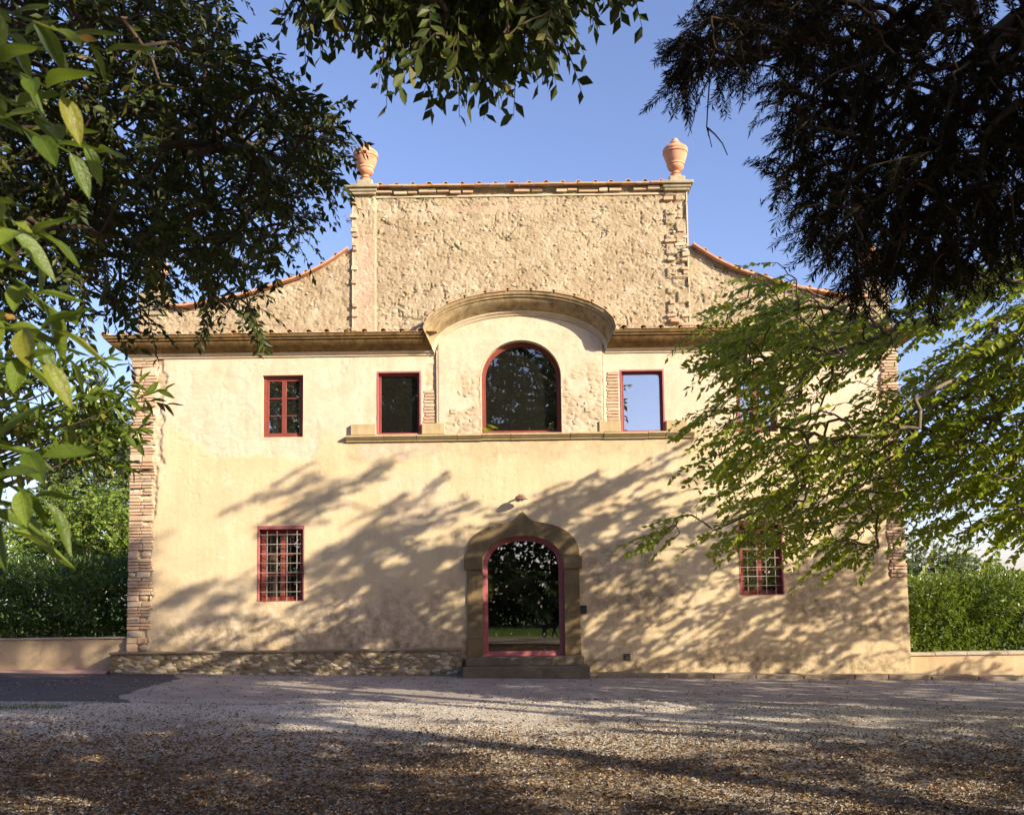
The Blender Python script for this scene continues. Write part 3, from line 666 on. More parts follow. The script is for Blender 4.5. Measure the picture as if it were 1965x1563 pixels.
for i in range(13):
    t0, t1 = math.pi*(1-(i+.03)/13), math.pi*(1-(i+.97)/13); mb = MB()
    A, B_ = ell(t0, .405), ell(t1, .405); C_, D_ = ell(t1, .433), ell(t0, .433)
    mb.prism([A, B_, C_, D_] if 1 else [], -.525-.006*(i % 2), .02); mb.build('pan_tile', MAT['tile'], rf)
# top of the gable
rt = bpy.data.objects.new('gable_tiles', None); link(rt, villa)
n = 18
for i in range(n):
    x = GL+.62+i*(GR-GL-1.2)/(n-1)
    put('cover_tile', TM, (x+random.uniform(-.015, .015), -.13+random.uniform(-.01, .02), GT+.078), (-.02, random.uniform(-.12, .12), random.uniform(-.08, .08)), (random.uniform(.75, .95), 1.3, random.uniform(.8, 1)), rt)
for i in range(20):
    xa = GL+.5+i*(GR-GL-1.0)/20; mb = MB(); mb.box(xa, xa+(GR-GL-1.0)/20-.006, -.13-random.uniform(0, .02), .42, GT+.045+random.uniform(-.004, .004), GT+.078); mb.build('pan_tile', MAT['tile'], rt)
# ragged brick course below
x = GL+.5
while x < GR-.52:
    L_ = random.uniform(.16, .42); 
    if random.random() < .72:
        mb = MB(); z_ = GT-.075+random.uniform(-.02, .02); mb.box(x, min(x+L_, GR-.5), -.02-random.uniform(0, .04), .09, z_, z_+random.uniform(.04, .085)); mb.build('brick', MAT['brick'], rt, bevel=.008)
    x += L_+random.uniform(.012, .05)
mb = MB(); mb.box(GL+.45, GR-.45, .03, .40, GT-.02, GT+.044); mb.build('gable_bedding', MAT['capstone'], villa)
mb = MB(); mb.box(GL+.5, GR-.5, .02, .08, GT-.15, GT-.115); mb.build('drip_course', MAT['moulding'], villa)
# tiles along the curved shoulders
sh = bpy.data.objects.new('shoulder_tiles', None); link(sh, villa)
def shoulder(side):
    L = list(zip(GX, GZ))[1:]; pts = []
    for (a, c_), (b_, d_) in zip(L[:-1], L[1:]):
        k = max(1, int(math.hypot(b_-a, d_-c_)/.1))
        for i in range(k): pts.append((a+(b_-a)*i/k, c_+(d_-c_)*i/k))
    pts.append(L[-1]); acc = 0
    pts = [(float(p[0]), float(p[1])) for p in pts]
    if side > 0: pts = [(2*CXM-p[0], p[1]) for p in pts]
    for i in range(0, len(pts)-3, 3):
        (a, c_), (b_, d_) = pts[i], pts[i+3]; up = .035
        poly = [(a, c_-.005), (b_, d_-.005), (b_, d_+up), (a, c_+up)]
        mb = MB(); mb.prism(poly, -.10-.008*((i//3) % 2), .43); mb.build('pan_tile', MAT['terracotta'], sh)
        ang = -math.atan2(d_-c_, b_-a)
        if side > 0: ang += math.pi
        if i % 6 == 0 or True:
            put('cover_tile', TM, (a, -.09, c_+up-.004), (0, -math.atan2(d_-c_, b_-a) if side < 0 else math.atan2(d_-c_, a-b_), random.uniform(-.05, .05)), (random.uniform(.7, .9), 1.25, random.uniform(.8, .95)), sh)
shoulder(-1); shoulder(1)
# piers, caps, pedestals
def pier_cap(cx_, zt, wd):
    mb = MB(); mb.box(cx_-wd/2-.05, cx_+wd/2+.05, -.10, .45, zt-.10, zt-.03); mb.box(cx_-wd/2-.10, cx_+wd/2+.10, -.15, .50, zt-.03, zt+.045); mb.box(cx_-wd/2-.02, cx_+wd/2+.02, -.07, .42, zt-.16, zt-.10)
    mb.build('cap_stone', MAT['capstone'], villa, bevel=.018)
    mb = MB(); mb.box(cx_-.18+.03, cx_+.18+.03, -.02, .34, zt+.046, zt+.20); mb.build('pedestal', MAT['capstone'], villa, bevel=.03)
pier_cap(GL+.24, GT+.06, .52); pier_cap(GR-.24, GT+.06, .52)
for cx_ in (X0+.42, X1-.42):
    mb = MB(); mb.box(cx_-.30, cx_+.30, -.03, .45, 8.0, 8.42); mb.box(cx_-.34, cx_+.34, .0, .5, 7.9, 8.0); mb.build('pedestal', MAT['capstone'], villa, bevel=.02)
URN = [(.0, 0), (.15, 0), (.15, .03), (.11, .05), (.10, .08), (.125, .10), (.085, .13), (.08, .16), (.13, .19), (.17, .23), (.185, .27), (.18, .30), (.20, .31), (.20, .33), (.195, .35), (.225, .42), (.25, .50), (.265, .56), (.255, .565), (.28, .58), (.285, .60), (.27, .62), (.275, .64), (.285, .66), (.27, .70), (.22, .745), (.15, .775), (.11, .79), (.12, .81), (.125, .83), (.10, .86), (.075, .89), (.07, .92), (.035, .95), (.0, .965)]
URN = [(r*.98, z*.97) for r, z in URN]
um = MB().lathe(URN[1:-1]).mesh('urn', MAT['terracotta'], smooth=True)
for (x, z, lb) in ((GL+.27, GT+.262, 'terracotta urn on the left pier of the high gable beside the dark leaves'), (GR-.21, GT+.262, 'terracotta urn on the right pier of the high gable against open sky'),
                   (X0+.42, 8.42, 'terracotta urn above the left corner of the villa half hidden by foliage'), (X1-.42, 8.42, 'terracotta urn above the right corner of the villa behind the dark conifer')):
    o = put('urn', um, (x, .16, z), (0, 0, random.random()*6)); tag(o, lb, 'urn', 'terracotta urns on the gable')
# --- sill course and blocks
sl_ = bpy.data.objects.new('sill_course', None); link(sl_, villa)
cuts = [-3.55, -2.72, -2.02, -1.15, -.62, .0, 1.28, 2.0, 2.95, 3.95]
SP = [(0, 0), (.05, 0), (.055, .03), (.075, .035), (.13, .085), (.14, .09), (.14, .125), (0, .135)]
for a, b_ in zip(cuts[:-1], cuts[1:]):
    mb = MB(); d_ = random.uniform(-.006, .006); j = random.uniform(-.01, .01)
    st2 = [((a+.006, -.0, 5.045+d_), (0, -1, 0), (0, 0, 1)), ((b_-.006, 0, 5.045+d_), (0, -1, 0), (0, 0, 1))]
    mb.sweep(st2, SP); m_ = len(SP); mb.f += [tuple(range(m_)), tuple(range(2*m_-1, m_-1, -1))]; mb.build('sill_stone', MAT['sill'], sl_)
for a, b_ in ((-3.44, -2.905), (-1.91, -1.42), (1.90, 2.365), (3.345, 3.80)):
    mb = MB(); mb.box(a, b_, -.085, .03, 5.182, 5.42); mb.build('sill_block', MAT['sill'], villa, bevel=.012)
# --- door case: jambs, impost blocks, voussoirs with an ogee peak
def ogee(t):
    "outer edge of the door hood, t 0..pi"
    a_ = 1.205; c_ = .225; zs_ = 2.53; cs = math.cos(t); sn = math.sin(t); x = c_+a_*math.copysign(abs(cs)**.8, cs); z = zs_+.74*abs(sn)**.85
    d_ = abs(x-c_); z += .235*math.exp(-(d_/.13)**1.25) if d_ < .6 else 0
    return (x, z)
dc = bpy.data.objects.new('door_case', None); link(dc, villa)
def inner(t):
    c_ = (DW[0]+DW[1])/2; cs, sn = math.cos(t), math.sin(t); a_ = (DW[1]-DW[0])/2; return (c_+a_*math.copysign(abs(cs)**.88, cs), DW[3]+DW[4]*abs(sn)**.88)
angs = [0.0, .62, 1.15, 1.62, 1.70+.35, 2.5, math.pi]
angs = [0.02, .55, 1.08, 1.60, 1.78, 2.52, math.pi-.02]
segs = [(0.0, 1.05), (1.05, 1.88), (1.88, math.pi)]
for (ta, tb) in segs:
    n_ = 16; gp = .004 if ta > 0 else 0; o_ = [ogee(ta+(tb-ta)*i/n_) for i in range(n_+1)]; i_ = [inner(ta+(tb-ta)*i/n_) for i in range(n_+1)]
    lo = 2.53
    i_ = [(p[0], max(p[1], DW[3])) for p in i_]
    poly = o_+i_[::-1]
    if ta == 0: poly = [(DW[1], lo), (1.43, lo)]+[p for p in o_ if p[1] > lo+.01]+[p for p in i_[::-1] if p[1] > lo+.01]
    elif tb > 3: poly = [p for p in o_ if p[1] > lo+.01]+[(-.98, lo), (DW[0], lo)]+[p for p in i_[::-1] if p[1] > lo+.01]
    mb = MB(); sh_ = .006 if ta else 0
    mb.prism(poly, -.05-.004*(ta > 0), .12); mb.build('voussoir', MAT['sandstone'], dc, bevel=.006)
for sx, xa, xb in ((-1, -1.0, DW[0]), (1, DW[1], 1.45)):
    mb = MB(); xo = xa if sx < 0 else xb
    mb.box(xa+.02*(sx < 0), xb-.02*(sx > 0), -.045, .12, .44, .80); mb.build('jamb_stone', MAT['sandstone'], dc, bevel=.008)
    mb = MB(); mb.box(xa+.03*(sx < 0), xb-.03*(sx > 0), -.042, .12, .804, 2.26); mb.build('jamb_stone', MAT['sandstone'], dc, bevel=.008)
    mb = MB(); mb.box(xa-.03*(sx < 0), xb+.03*(sx > 0), -.075, .12, 2.264, 2.526); mb.build('impost', MAT['sandstone'], dc, bevel=.01)
mb = MB(); mb.box(-.02, .04, -.058, -.0535, 2.98, 3.25) if 0 else None
# steps
mb = MB(); mb.box(-1.0, 1.46, -.38, .20, .255, .42); mb.build('doorstep', MAT['step'], villa, bevel=.012)
mb = MB(); mb.box(-1.05, 1.55, -.78, .0, -.08, .252); mb.build('doorstep', MAT['step'], villa, bevel=.014)
# ------------------------------------------------------------------ loose stones and bricks of the walls
def stone_mesh(name, mat, seed):
    r = random.Random(seed); bm = bmesh.new(); bmesh.ops.create_icosphere(bm, subdivisions=2, radius=.5)
    cr = [Vector((r.gauss(0, 1), r.gauss(0, .6), r.gauss(0, 1))).normalized() for _ in range(9)]
    for v in bm.verts:
        for c in cr:
            d = v.co.dot(c)-.40
            if d > 0: v.co -= c*d*.85
        v.co *= 1+r.uniform(-.03, .03)
    bmesh.ops.delete(bm, geom=[v for v in bm.verts if v.co.y > .2], context='VERTS')
    me = bpy.data.meshes.new(name); bm.to_mesh(me); bm.free(); me.materials.append(mat); me.polygons.foreach_set('use_smooth', [True]*len(me.polygons)); return me
SM = [stone_mesh('stone', MAT['stone'], i) for i in range(9)]
def brick_mesh(seed):
    r = random.Random(seed); mb = MB(); mb.box(-.5, .5, -.5, .5, -.5, .5); me = mb.mesh('brick', MAT['brick'])
    bm = bmesh.new(); bm.from_mesh(me); 
    for v in bm.verts: v.co += Vector((r.uniform(-.04, .04), r.uniform(-.04, .04), r.uniform(-.10, .10)))
    bmesh.ops.bevel(bm, geom=bm.edges[:], offset=.05, segments=1, affect='EDGES'); bm.to_mesh(me); bm.free(); return me
BM_ = [brick_mesh(i) for i in range(8)]
def quoin(xin, xout, side, z0, z1, n_max):
    "courses of brick and stone at a corner; xout is the corner"
    q = bpy.data.objects.new('corner_masonry', None); link(q, villa); z = z0; cnt = 0; mode = 'b'; left = 0
    while z < z1 and cnt < n_max:
        if left <= 0: mode = random.choice('bbbs') if z > 1.0 else 's'; left = random.randint(2, 5) if mode == 'b' else 1
        left -= 1; h = random.uniform(.058, .075) if mode == 'b' else random.uniform(.12, .19)
        x = xout; dr_ = -side; L_in = xin+random.uniform(-.05, .03)*side
        while (x-L_in)*side > .03:
            L_ = min(random.uniform(.22, .32) if mode == 'b' else random.uniform(.16, .34), abs(x-L_in)+.02)
            cxm = x+dr_*L_/2
            if random.random() < .94:
                me = random.choice(BM_ if (mode == 'b' or random.random() < .55) else SM)
                yy = .027+random.uniform(-.010, .008)
                o = put('brick' if me in BM_ else 'stone', me, (cxm, yy+(.0 if me in BM_ else .015), z+h/2), (0, random.uniform(-.02, .02), random.uniform(-.02, .02)), (L_-.012, .10 if me in BM_ else .12, (h-.014) if me in BM_ else h*1.05), q); cnt += 1
            x += dr_*L_
        z += h+random.uniform(0, .006)
quoin(X0+.50, X0, -1, .62, ZC-.03, 290); quoin(X1-.34, X1, 1, 2.0, ZC-.03, 200)
# bricks beside the middle windows
for xa, xb, za, zb in ((-1.88, -1.62, 5.44, 6.15), (2.08, 2.36, 5.44, 6.5)):
    z = za
    while z < zb:
        o = put('brick', random.choice(BM_), ((xa+xb)/2+random.uniform(-.02, .02), .026, z+.03), (0, 0, 0), (xb-xa-random.uniform(0, .05), .07, .052), wall); z += .072
for px, py in ((870, 790), (1128, 787)):
    x, z = XZ(px, py); put('brick', BM_[1], (x, -.045, z), (0, 0, 0), (.12, .05, .10), wall)
# stones proud of the bay and gable
for i in range(46):
    x, z = random.choice([(random.uniform(-1.5, -.75), random.uniform(5.25, 6.3)), (random.uniform(1.2, 1.9), random.uniform(5.25, 6.5))])
    if fbm(np.array(x), np.array(z), 1.6, 4, 33) < .47: continue
    put('stone', random.choice(SM), (x, -.035, z), (0, random.uniform(-.5, .5), 0), (random.uniform(.07, .17), .06, random.uniform(.05, .12)), wall)
gw = [o for o in villa.children if o.name.startswith('gable_w')]
k = 0
while k < 150:
    x = random.uniform(X0+.2, X1-.2); z = random.uniform(7.45, 10.5)
    if z > float(ztop(np.array(x)))-.12: continue
    if GL < x < GL+.55 and z < 9.6: continue
    if TC-2.1 < x < TC+2.1 and z < 8.2: continue
    s_ = random.uniform(.045, .095); par = gw[2] if GL < x < GR else (gw[0] if x < GL else gw[1])
    put('stone', random.choice(SM), (x, .056-random.uniform(0, .010), z), (0, random.uniform(-.6, .6), 0), (s_*random.uniform(1, 1.7), .06, s_*random.uniform(.6, .95)), par); k += 1
def qput(x, z):
    nm, me = ('stone', random.choice(SM)) if random.random() < .4 else ('brick', random.choice(BM_))
    put(nm, me, (x+random.uniform(-.07, .07), .02+random.uniform(-.02, .03), z+random.uniform(-.02, .02)), (0, random.uniform(-.12, .12), 0), (random.uniform(.09, .26), .11, random.uniform(.05, .10)), gw[2])
# broken brick toothing of the right pier and the left edge
for i in range(34):
    z = 7.1+i*.105; 
    for j in range(2):
        if random.random() < .5: qput(GR-.36+j*.22, z)
    if random.random() < .5: put('brick', random.choice(BM_), (GL+.02+random.uniform(0, .05), .01+random.uniform(-.02, .02), z), (0, 0, 0), (random.uniform(.08, .16), .10, .08), gw[2])
# ------------------------------------------------------------------ plinth left of the door
pl = bpy.data.objects.new('plinth', None); link(pl, villa)
xs_ = np.arange(-8.42, -1.06, .02); zs_ = np.linspace(-.1, .60, 42); X, Z = np.meshgrid(xs_, zs_, indexing='ij')
F1, F2, CR = worley(X+.03*fbm(X, Z, 4, 3, 3), Z, np.where(X < -4.5, .21, .17), .105, 66); s1 = np.clip((F2-F1)*2.8, 0, 1)
sm = sstep(.55, .7, fbm(X, Z, 1.2, 3, 6)); H = .028*s1*(1-.7*sm)+.022*fbm(X, Z, 7, 4, 3)+.008*fbm(X, Z, 40, 2, 3)
H -= .06*(Z > .575)*0; att = np.stack([s1 > .12, 0*X, 0*X, CR], -1).astype(float)
relief('rubble_face', X, Z, H, -.24, MAT['plinth'], pl, att)
mb = MB(); mb.box(-8.40, -1.07, -.255, .05, -.1, .585); mb.build('rubble_core', MAT['kerb'], pl)
x = -8.44
while x < -1.1:
    L_ = random.uniform(.3, .7); mb = MB(); mb.box(x, min(x+L_, -1.07)-.008, -.30-random.uniform(0, .02), .03, .586, .62+random.uniform(0, .012)); mb.build('coping_stone', MAT['kerb'], pl, bevel=.008); x += L_
for i in range(130):
    x = random.uniform(-8.3, -1.2); z = random.uniform(.03, .54); s_ = random.uniform(.09, .20)
    o = put('stone', random.choice(SM), (x, -.250, z), (0, random.uniform(-.25, .25), 0), (s_*1.35, .08, s_*.6), pl)
stone_dark = MAT['stone'].copy()
# ------------------------------------------------------------------ kerb and footing to the right
kb = empty('stone_kerb', (0, 0, 0)); kb['kind'] = 'structure'
x = 1.56
while x < 14:
    L_ = random.uniform(.5, 1.1); mb = MB(); yy = -.42+random.uniform(-.03, .03); mb.box(x, x+L_-.012, yy, .04, gz(x)-.1, gz(x)+.085+random.uniform(-.012, .012)); mb.build('kerb_stone', MAT['kerb'], kb, bevel=.02); x += L_
# ------------------------------------------------------------------ garden walls and paving
def gwall(x0, x1, y, z0, z1, label, cz):
    t = empty('garden_wall', (x0, y, z0), label, 'wall'); mb = MB(); mb.box(0, x1-x0, 0, .28, -.3, z1-z0); mb.build('wall_body', MAT['garden_wall'], t)
    x = 0
    while x < x1-x0:
        L_ = random.uniform(.5, .9); mb = MB(); mb.box(x, min(x+L_, x1-x0)-.006, -.035-random.uniform(0, .01), .33, z1-z0+.001, z1-z0+cz+random.uniform(-.006, .006)); mb.build('coping_stone', MAT['coping'], t, bevel=.008); x += L_
    return t
zl0 = float(W(120, 1284, .15)[2]); zl1 = float(W(120, 1226, .15)[2])
gwall(-24, X0+.0, .15, zl0, zl1, 'low rendered wall under the left hedge beside the stone plinth', .035)
zr0 = float(W(1850, 1306, .5)[2]); zr1 = float(W(1850, 1256, .5)[2])
gwall(X1-.0, 26, .5, zr0, zr1, 'low rendered wall under the right hedge with a stone coping', .07)
mb = MB(); mb.add([(-24, -.42, zl0-.02), (X0-.25, -.42, zl0-.04), (X0-.25, .16, zl0+.01), (-24, .16, zl0+.01), (-24, -.42, -.1), (X0-.25, -.42, -.1)], [(0, 1, 2, 3), (4, 5, 1, 0)]); mb.build('paving', MAT['paving'])['kind'] = 'structure'
# ------------------------------------------------------------------ fittings
lx, lz = XZ(1001, 957)
t = empty('wall_lamp', (lx, 0, lz), 'small terracotta coloured wall lamp above the peak of the door case', 'lamp')
t.scale = (1.5, 1.2, 1.5)
mb = MB(); mb.tube([(0, .01, .03), (0, -.05, .03)], .045, 14); mb.build('wall_plate', MAT['dark'], t)
mb = MB(); mb.tube([(0, -.05, .03), (.0, -.15, .05), (0, -.2, .03)], .014, 8); mb.build('arm', MAT['dark'], t)
mb = MB().lathe([(.02, .055), (.04, .05), (.085, .0), (.09, -.02), (.082, -.02), (.035, .035)], 0, -.22, 20); mb.build('lamp_shade', MAT['terracotta'], t, smooth=True)
mb = MB().lathe([(.005, .03), (.03, .02), (.038, -.01), (.025, -.04), (.005, -.05)], 0, -.22, 14); mb.build('bulb', MAT['white'], t, smooth=True)
ix, iz = XZ(1120, 1169)
t = empty('entry_phone', (ix, -.0, iz), 'dark entry phone panel on the wall right of the door', 'intercom')
mb = MB(); mb.box(-.065, .065, -.03, .01, -.09, .09); mb.build('panel', MAT['dark'], t, bevel=.008)
mb = MB(); mb.box(-.03, .03, -.034, -.0305, .0, .06); mb.build('speaker_plate', MAT['iron'] if 0 else MAT['dark'], t)
vx, vz = XZ(1203, 1260)
t = empty('vent_grille', (vx, 0, vz), 'small dark square vent grille low in the wall right of the steps', 'vent')
mb = MB(); mb.prism([(-.07, -.07), (.07, -.07), (.07, .07), (-.07, .07)], -.018, .01, [[(-.055, -.055), (.055, -.055), (.055, .055), (-.055, .055)]]); mb.build('frame', MAT['dark'], t)
mb = MB(); mb.box(-.055, .055, -.004, .01, -.055, .055); mb.build('back_plate', simple('black_hole', (.008, .008, .008), .9, 0, 5, 0), t)
for i in range(4):
    o_ = -.04+i*.027; mb = MB(); mb.box(o_-.003, o_+.003, -.016, -.010, -.055, .055); mb.build('bar', MAT['kerb'], t); mb = MB(); mb.box(-.055, .055, -.0145, -.011, o_-.003, o_+.003); mb.build('bar', MAT['kerb'], t)
ax_, az_ = XZ(672, 415)
t = empty('television_aerial', (GL, .2, az_), 'thin white television aerial on the left side of the high gable', 'aerial')
mb = MB(); mb.tube([(0, 0, 0), (-.16, 0, -.03)], .010, 6); mb.build('bracket', MAT['iron'], t)
mb = MB(); mb.tube([(-.20, 0, .10), (-.02, 0, -.14)], .006, 6); mb.tube([(-.17, 0, .0), (-.13, -.0, -.05)], .022, 6)
mb.build('boom', MAT['white'], t)
for i in range(4):
    u = i/3; p = (-.20+.18*u, 0, .10-.24*u); mb = MB(); mb.tube([(p[0]-.04, 0, p[2]-.03), (p[0]+.04, 0, p[2]+.03)], .004, 5); mb.build('element', MAT['white'], t)
# curtain behind the upper left window
x0, x1, z0, z1 = RECT['ul']; mb = MB(); vs_ = []; fs = []; n = 14
for j, (zz, wd) in enumerate(((z0+.10, .13), (z0+.3, .12), (z0+.5, .085), (z0+.75, .10), (z0+.92, .10))):
    for i in range(n): u = i/(n-1); vs_.append((x0+.18+u*wd, .185+.012*math.sin(u*15+j*.4), zz+.02*math.sin(u*9)))
for j in range(4):
    for i in range(n-1): fs.append((j*n+i, j*n+i+1, (j+1)*n+i+1, (j+1)*n+i))
mb.add(vs_, fs); o = mb.build('curtain', MAT['curtain'], None, smooth=True); tag(o, 'white gathered curtain behind the upper left casement window', 'curtain')
# ------------------------------------------------------------------ plants
def frames(D, rr):
    D = D/np.linalg.norm(D, axis=1, keepdims=True); R_ = rr.normal(size=D.shape); S = np.cross(D, R_); S /= np.linalg.norm(S, axis=1, keepdims=True); return D, S, np.cross(S, D)
LEAF8 = (np.array([[0, 0, 0], [-.30, .28, .05], [-.42, .52, .07], [-.22, .80, .03], [0, 1, -.04], [.22, .80, .03], [.42, .52, .07], [.30, .28, .05], [0, .5, -.03]]),
         np.array([[0, 7, 8], [7, 6, 8], [6, 5, 8], [5, 4, 8], [4, 3, 8], [3, 2, 8], [2, 1, 8], [1, 0, 8]]))
LEAF4 = (np.array([[0, 0, 0], [-.42, .45, .07], [0, 1, -.03], [.42, .45, .07], [0, .5, -.02]]), np.array([[0, 3, 4], [3, 2, 4], [2, 1, 4], [1, 0, 4]]))
LEAF2 = (np.array([[0, 0, 0], [-.4, .5, .06], [0, 1, 0], [.4, .5, .06]]), np.array([[0, 3, 2], [0, 2, 1]]))
def leaf_arrays(P, D, S, N, L, wd, tpl):
    T, F = tpl; n = len(P); L = np.broadcast_to(L, n)[:, None, None]
    V = P[:, None, :]+(T[None, :, 0:1]*wd*S[:, None, :]+T[None, :, 1:2]*D[:, None, :]+T[None, :, 2:3]*N[:, None, :])*L
    Fa = (F[None]+(np.arange(n)*len(T))[:, None, None]).reshape(-1, 3); return V.reshape(-1, 3), Fa
def tubes(A, B, ra, rb, n=4):
    D = B-A; D /= np.linalg.norm(D, axis=1, keepdims=True)+1e-9; up = np.where(np.abs(D[:, 2:3]) > .9, np.array([[1., 0, 0]]), np.array([[0, 0, 1.]]))
    S = np.cross(D, up); S /= np.linalg.norm(S, axis=1, keepdims=True)+1e-9; U = np.cross(S, D); V = []
    for P, r in ((A, ra), (B, rb)):
        for k in range(n):
            t = 2*math.pi*k/n; V.append(P+np.asarray(r)[:, None]*(S*math.cos(t)+U*math.sin(t)))
    V = np.stack(V, 1); m = len(A); F = np.array([[k, (k+1) % n, n+(k+1) % n, n+k] for k in range(n)])
    return V.reshape(-1, 3), (F[None]+(np.arange(m)*2*n)[:, None, None]).reshape(-1, 4)
def grow(root, pts, bias=None):
    "connect crown points to a trunk polyline; returns nodes, parents, radii"
    root = np.array(root, float); R0 = []
    for a, b_ in zip(root[:-1], root[1:]):
        k = max(2, int(np.linalg.norm(b_-a)/.5)); R0 += [a+(b_-a)*i/k for i in range(k)]
    R0.append(root[-1]); R0 = np.array(R0); n0 = len(R0)
    d0 = np.min(np.linalg.norm(pts[:, None]-R0[None], axis=2), axis=1); P = pts[np.argsort(d0)]
    N = np.vstack([R0, P]); par = np.zeros(len(N), int); par[0] = -1; par[1:n0] = np.arange(n0-1); dep = np.zeros(len(N))
    for i in range(n0, len(N)):
        d = np.linalg.norm(N[:i]-N[i], axis=1); c = d**1.0+.12*dep[:i]; j = int(np.argmin(c)); par[i] = j; dep[i] = dep[j]+d[j]
    cnt = np.ones(len(N))
    for i in range(len(N)-1, 0, -1): cnt[par[i]] += cnt[i]
    return N, par, cnt, n0
def tree(name, label, cat, root, pts, leafmat_, barkmat, leafL=.1, K=12, twigL=.5, wd=.5, droop=.35, tpl=LEAF4, r0=.006, rexp=.47, rmax=.4, seed=1, hang=0.0, spread=.9, ndetail=0, objmat=None,
         leaf_label=None, group=None, up=0.0, part='leaf', tdir=None, stem=True, tjit=.45, sunb=0, signed=False):
    rr = np.random.default_rng(seed); base = np.array(root[0], float)
    t = empty(name, tuple(base), label, cat, group)
    N, par, cnt, n0 = grow(root, pts); r = np.minimum(r0*cnt**rexp, rmax)
    r[:n0] = np.maximum(r[:n0], rmax*np.linspace(1, .55, n0))
    i = np.arange(1, len(N)); A, B = N[par[i]], N[i]
    tr = i < n0
    # bend limbs with a mid point
    def seg(sel, nm, kk):
        a, b_, ra, rb = A[sel], B[sel], np.minimum(r[par[i[sel]]], r[i[sel]]*1.5), r[i[sel]]
        L_ = np.linalg.norm(b_-a, axis=1, keepdims=True); mid = (a+b_)/2+rr.normal(size=a.shape)*L_*.05+np.array([0, 0, 1])*L_*.05*(1 if hang < .5 else -1)
        V1, F1_ = tubes(a, mid, ra, (ra+rb)/2, kk); V2, F2_ = tubes(mid, b_, (ra+rb)/2, rb, kk)
        np_obj(nm, np.vstack([V1, V2])-base, np.vstack([F1_, F2_+len(V1)]), barkmat, t, smooth=True)
    if tr.any():
        mb = MB(); pts_ = [Vector(p)-Vector(base) for p in N[:n0]]; mb.tube(pts_, [float(v) for v in r[:n0]], 12); mb.build('trunk', barkmat, t, smooth=True)
    seg(~tr, 'branch', 5)
    # twigs
    Q = N[n0:]; D = Q-N[par[n0:]]; D /= np.linalg.norm(D, axis=1, keepdims=True)+1e-9
    D = D+rr.normal(size=D.shape)*tjit+np.array([0, 0, up-hang])
    if tdir is not None: D = D*.35+np.array(tdir)*1.0*np.where((rr.random((len(D), 1)) < .5) & (not signed), -1, 1)
    D /= np.linalg.norm(D, axis=1, keepdims=True); T_ = len(Q); L_ = twigL*rr.uniform(.6, 1.25, (T_, 1))
    s = (np.arange(K)+.5)/K; s = s[None, :]+rr.uniform(-.3, .3, (T_, K))/K; s = np.clip(s, .03, 1)
    def curve(s_): return Q[:, None, :]+D[:, None, :]*(L_*s_)[:, :, None]+np.array([0, 0, -1.])*(droop*L_*s_**2)[:, :, None]
    P = curve(s)
    tang = D[:, None, :]+np.array([0, 0, -1.])*(2*droop*s)[:, :, None]; tang /= np.linalg.norm(tang, axis=2, keepdims=True)
    side = np.cross(tang, np.array([0, 0, 1.])+.3*rr.normal(size=(T_, 1, 3))); side /= np.linalg.norm(side, axis=2, keepdims=True)+1e-9
    sgn = np.where(np.arange(K) % 2 == 0, 1., -1.)[None, :, None]
    LD = tang*.65+side*sgn*spread+rr.normal(size=P.shape)*.28+np.array([0, 0, -1.])*droop*.8
    nrm = np.cross(LD, side*sgn*1.0+tang*-.3)+rr.normal(size=P.shape)*.35*np.linalg.norm(LD, axis=2, keepdims=True)+np.array([0, 0, .5])
    if sunb: nrm = nrm/np.linalg.norm(nrm, axis=2, keepdims=True)+sunb*SUN
    LD = LD.reshape(-1, 3); LD /= np.linalg.norm(LD, axis=1, keepdims=True); nrm = nrm.reshape(-1, 3)
    S = np.cross(LD, nrm); S /= np.linalg.norm(S, axis=1, keepdims=True)+1e-9; Nn = np.cross(S, LD); Nn = np.where(Nn[:, 2:3] < 0, Nn, Nn); P = P.reshape(-1, 3)
    LL = leafL*rr.uniform(.65, 1.2, len(P))
    if stem:
        sv = [curve(np.full((T_, 1), q))[:, 0] for q in (0, .33, .66, 1)]; rv = [np.full(T_, q) for q in (.0045, .0035, .0025, .0012)]
        if leafL > .09: rv = [q*1.2 for q in rv]
        Vs, Fs, o_ = [], [], 0
        for q in range(3):
            a_, f_ = tubes(sv[q], sv[q+1], rv[q], rv[q+1], 3); Vs.append(a_); Fs.append(f_+o_); o_ += len(a_)
        np_obj('twig', np.vstack(Vs)-base, np.vstack(Fs), barkmat, t, kind='stuff')
    sel = np.zeros(len(P), bool)
    if ndetail:
        px, py, dist = PROJ(P+LD*LL[:, None]*.5); ok = (px > 5) & (px < 1960) & (py > 5) & (py < 1558) & (dist > .2); sc_ = np.where(ok, LL/np.maximum(dist, .1), 0)
        ch = np.argsort(-sc_)[:ndetail]; ch = ch[sc_[ch] > 0]; sel[ch] = True; T8, F8 = LEAF8
        me = np_mesh(part, T8*np.array([wd, 1, 1]), F8, objmat, smooth=True)
        for q in ch:
            o = bpy.data.objects.new(part, me); COL.objects.link(o); o.parent = t
            M_ = np.eye(4); M_[:3, 0] = S[q]*LL[q]; M_[:3, 1] = LD[q]*LL[q]; M_[:3, 2] = Nn[q]*LL[q]; M_[:3, 3] = P[q]-base; o.matrix_local = Matrix(M_.tolist())
    V, F = leaf_arrays(P[~sel], LD[~sel], S[~sel], Nn[~sel], LL[~sel], wd, tpl); np_obj('foliage', V-base, F, leafmat_, t, kind='stuff')
    return t
def inpoly(px, py, poly):
    ins = np.zeros(px.shape, bool); n = len(poly)
    for i in range(n):
        (ax, az), (bx, bz) = poly[i], poly[(i+1) % n]
        if az == bz: continue
        ins ^= ((az > py) != (bz > py)) & (px < (bx-ax)*(py-az)/(bz-az)+ax)
    return ins
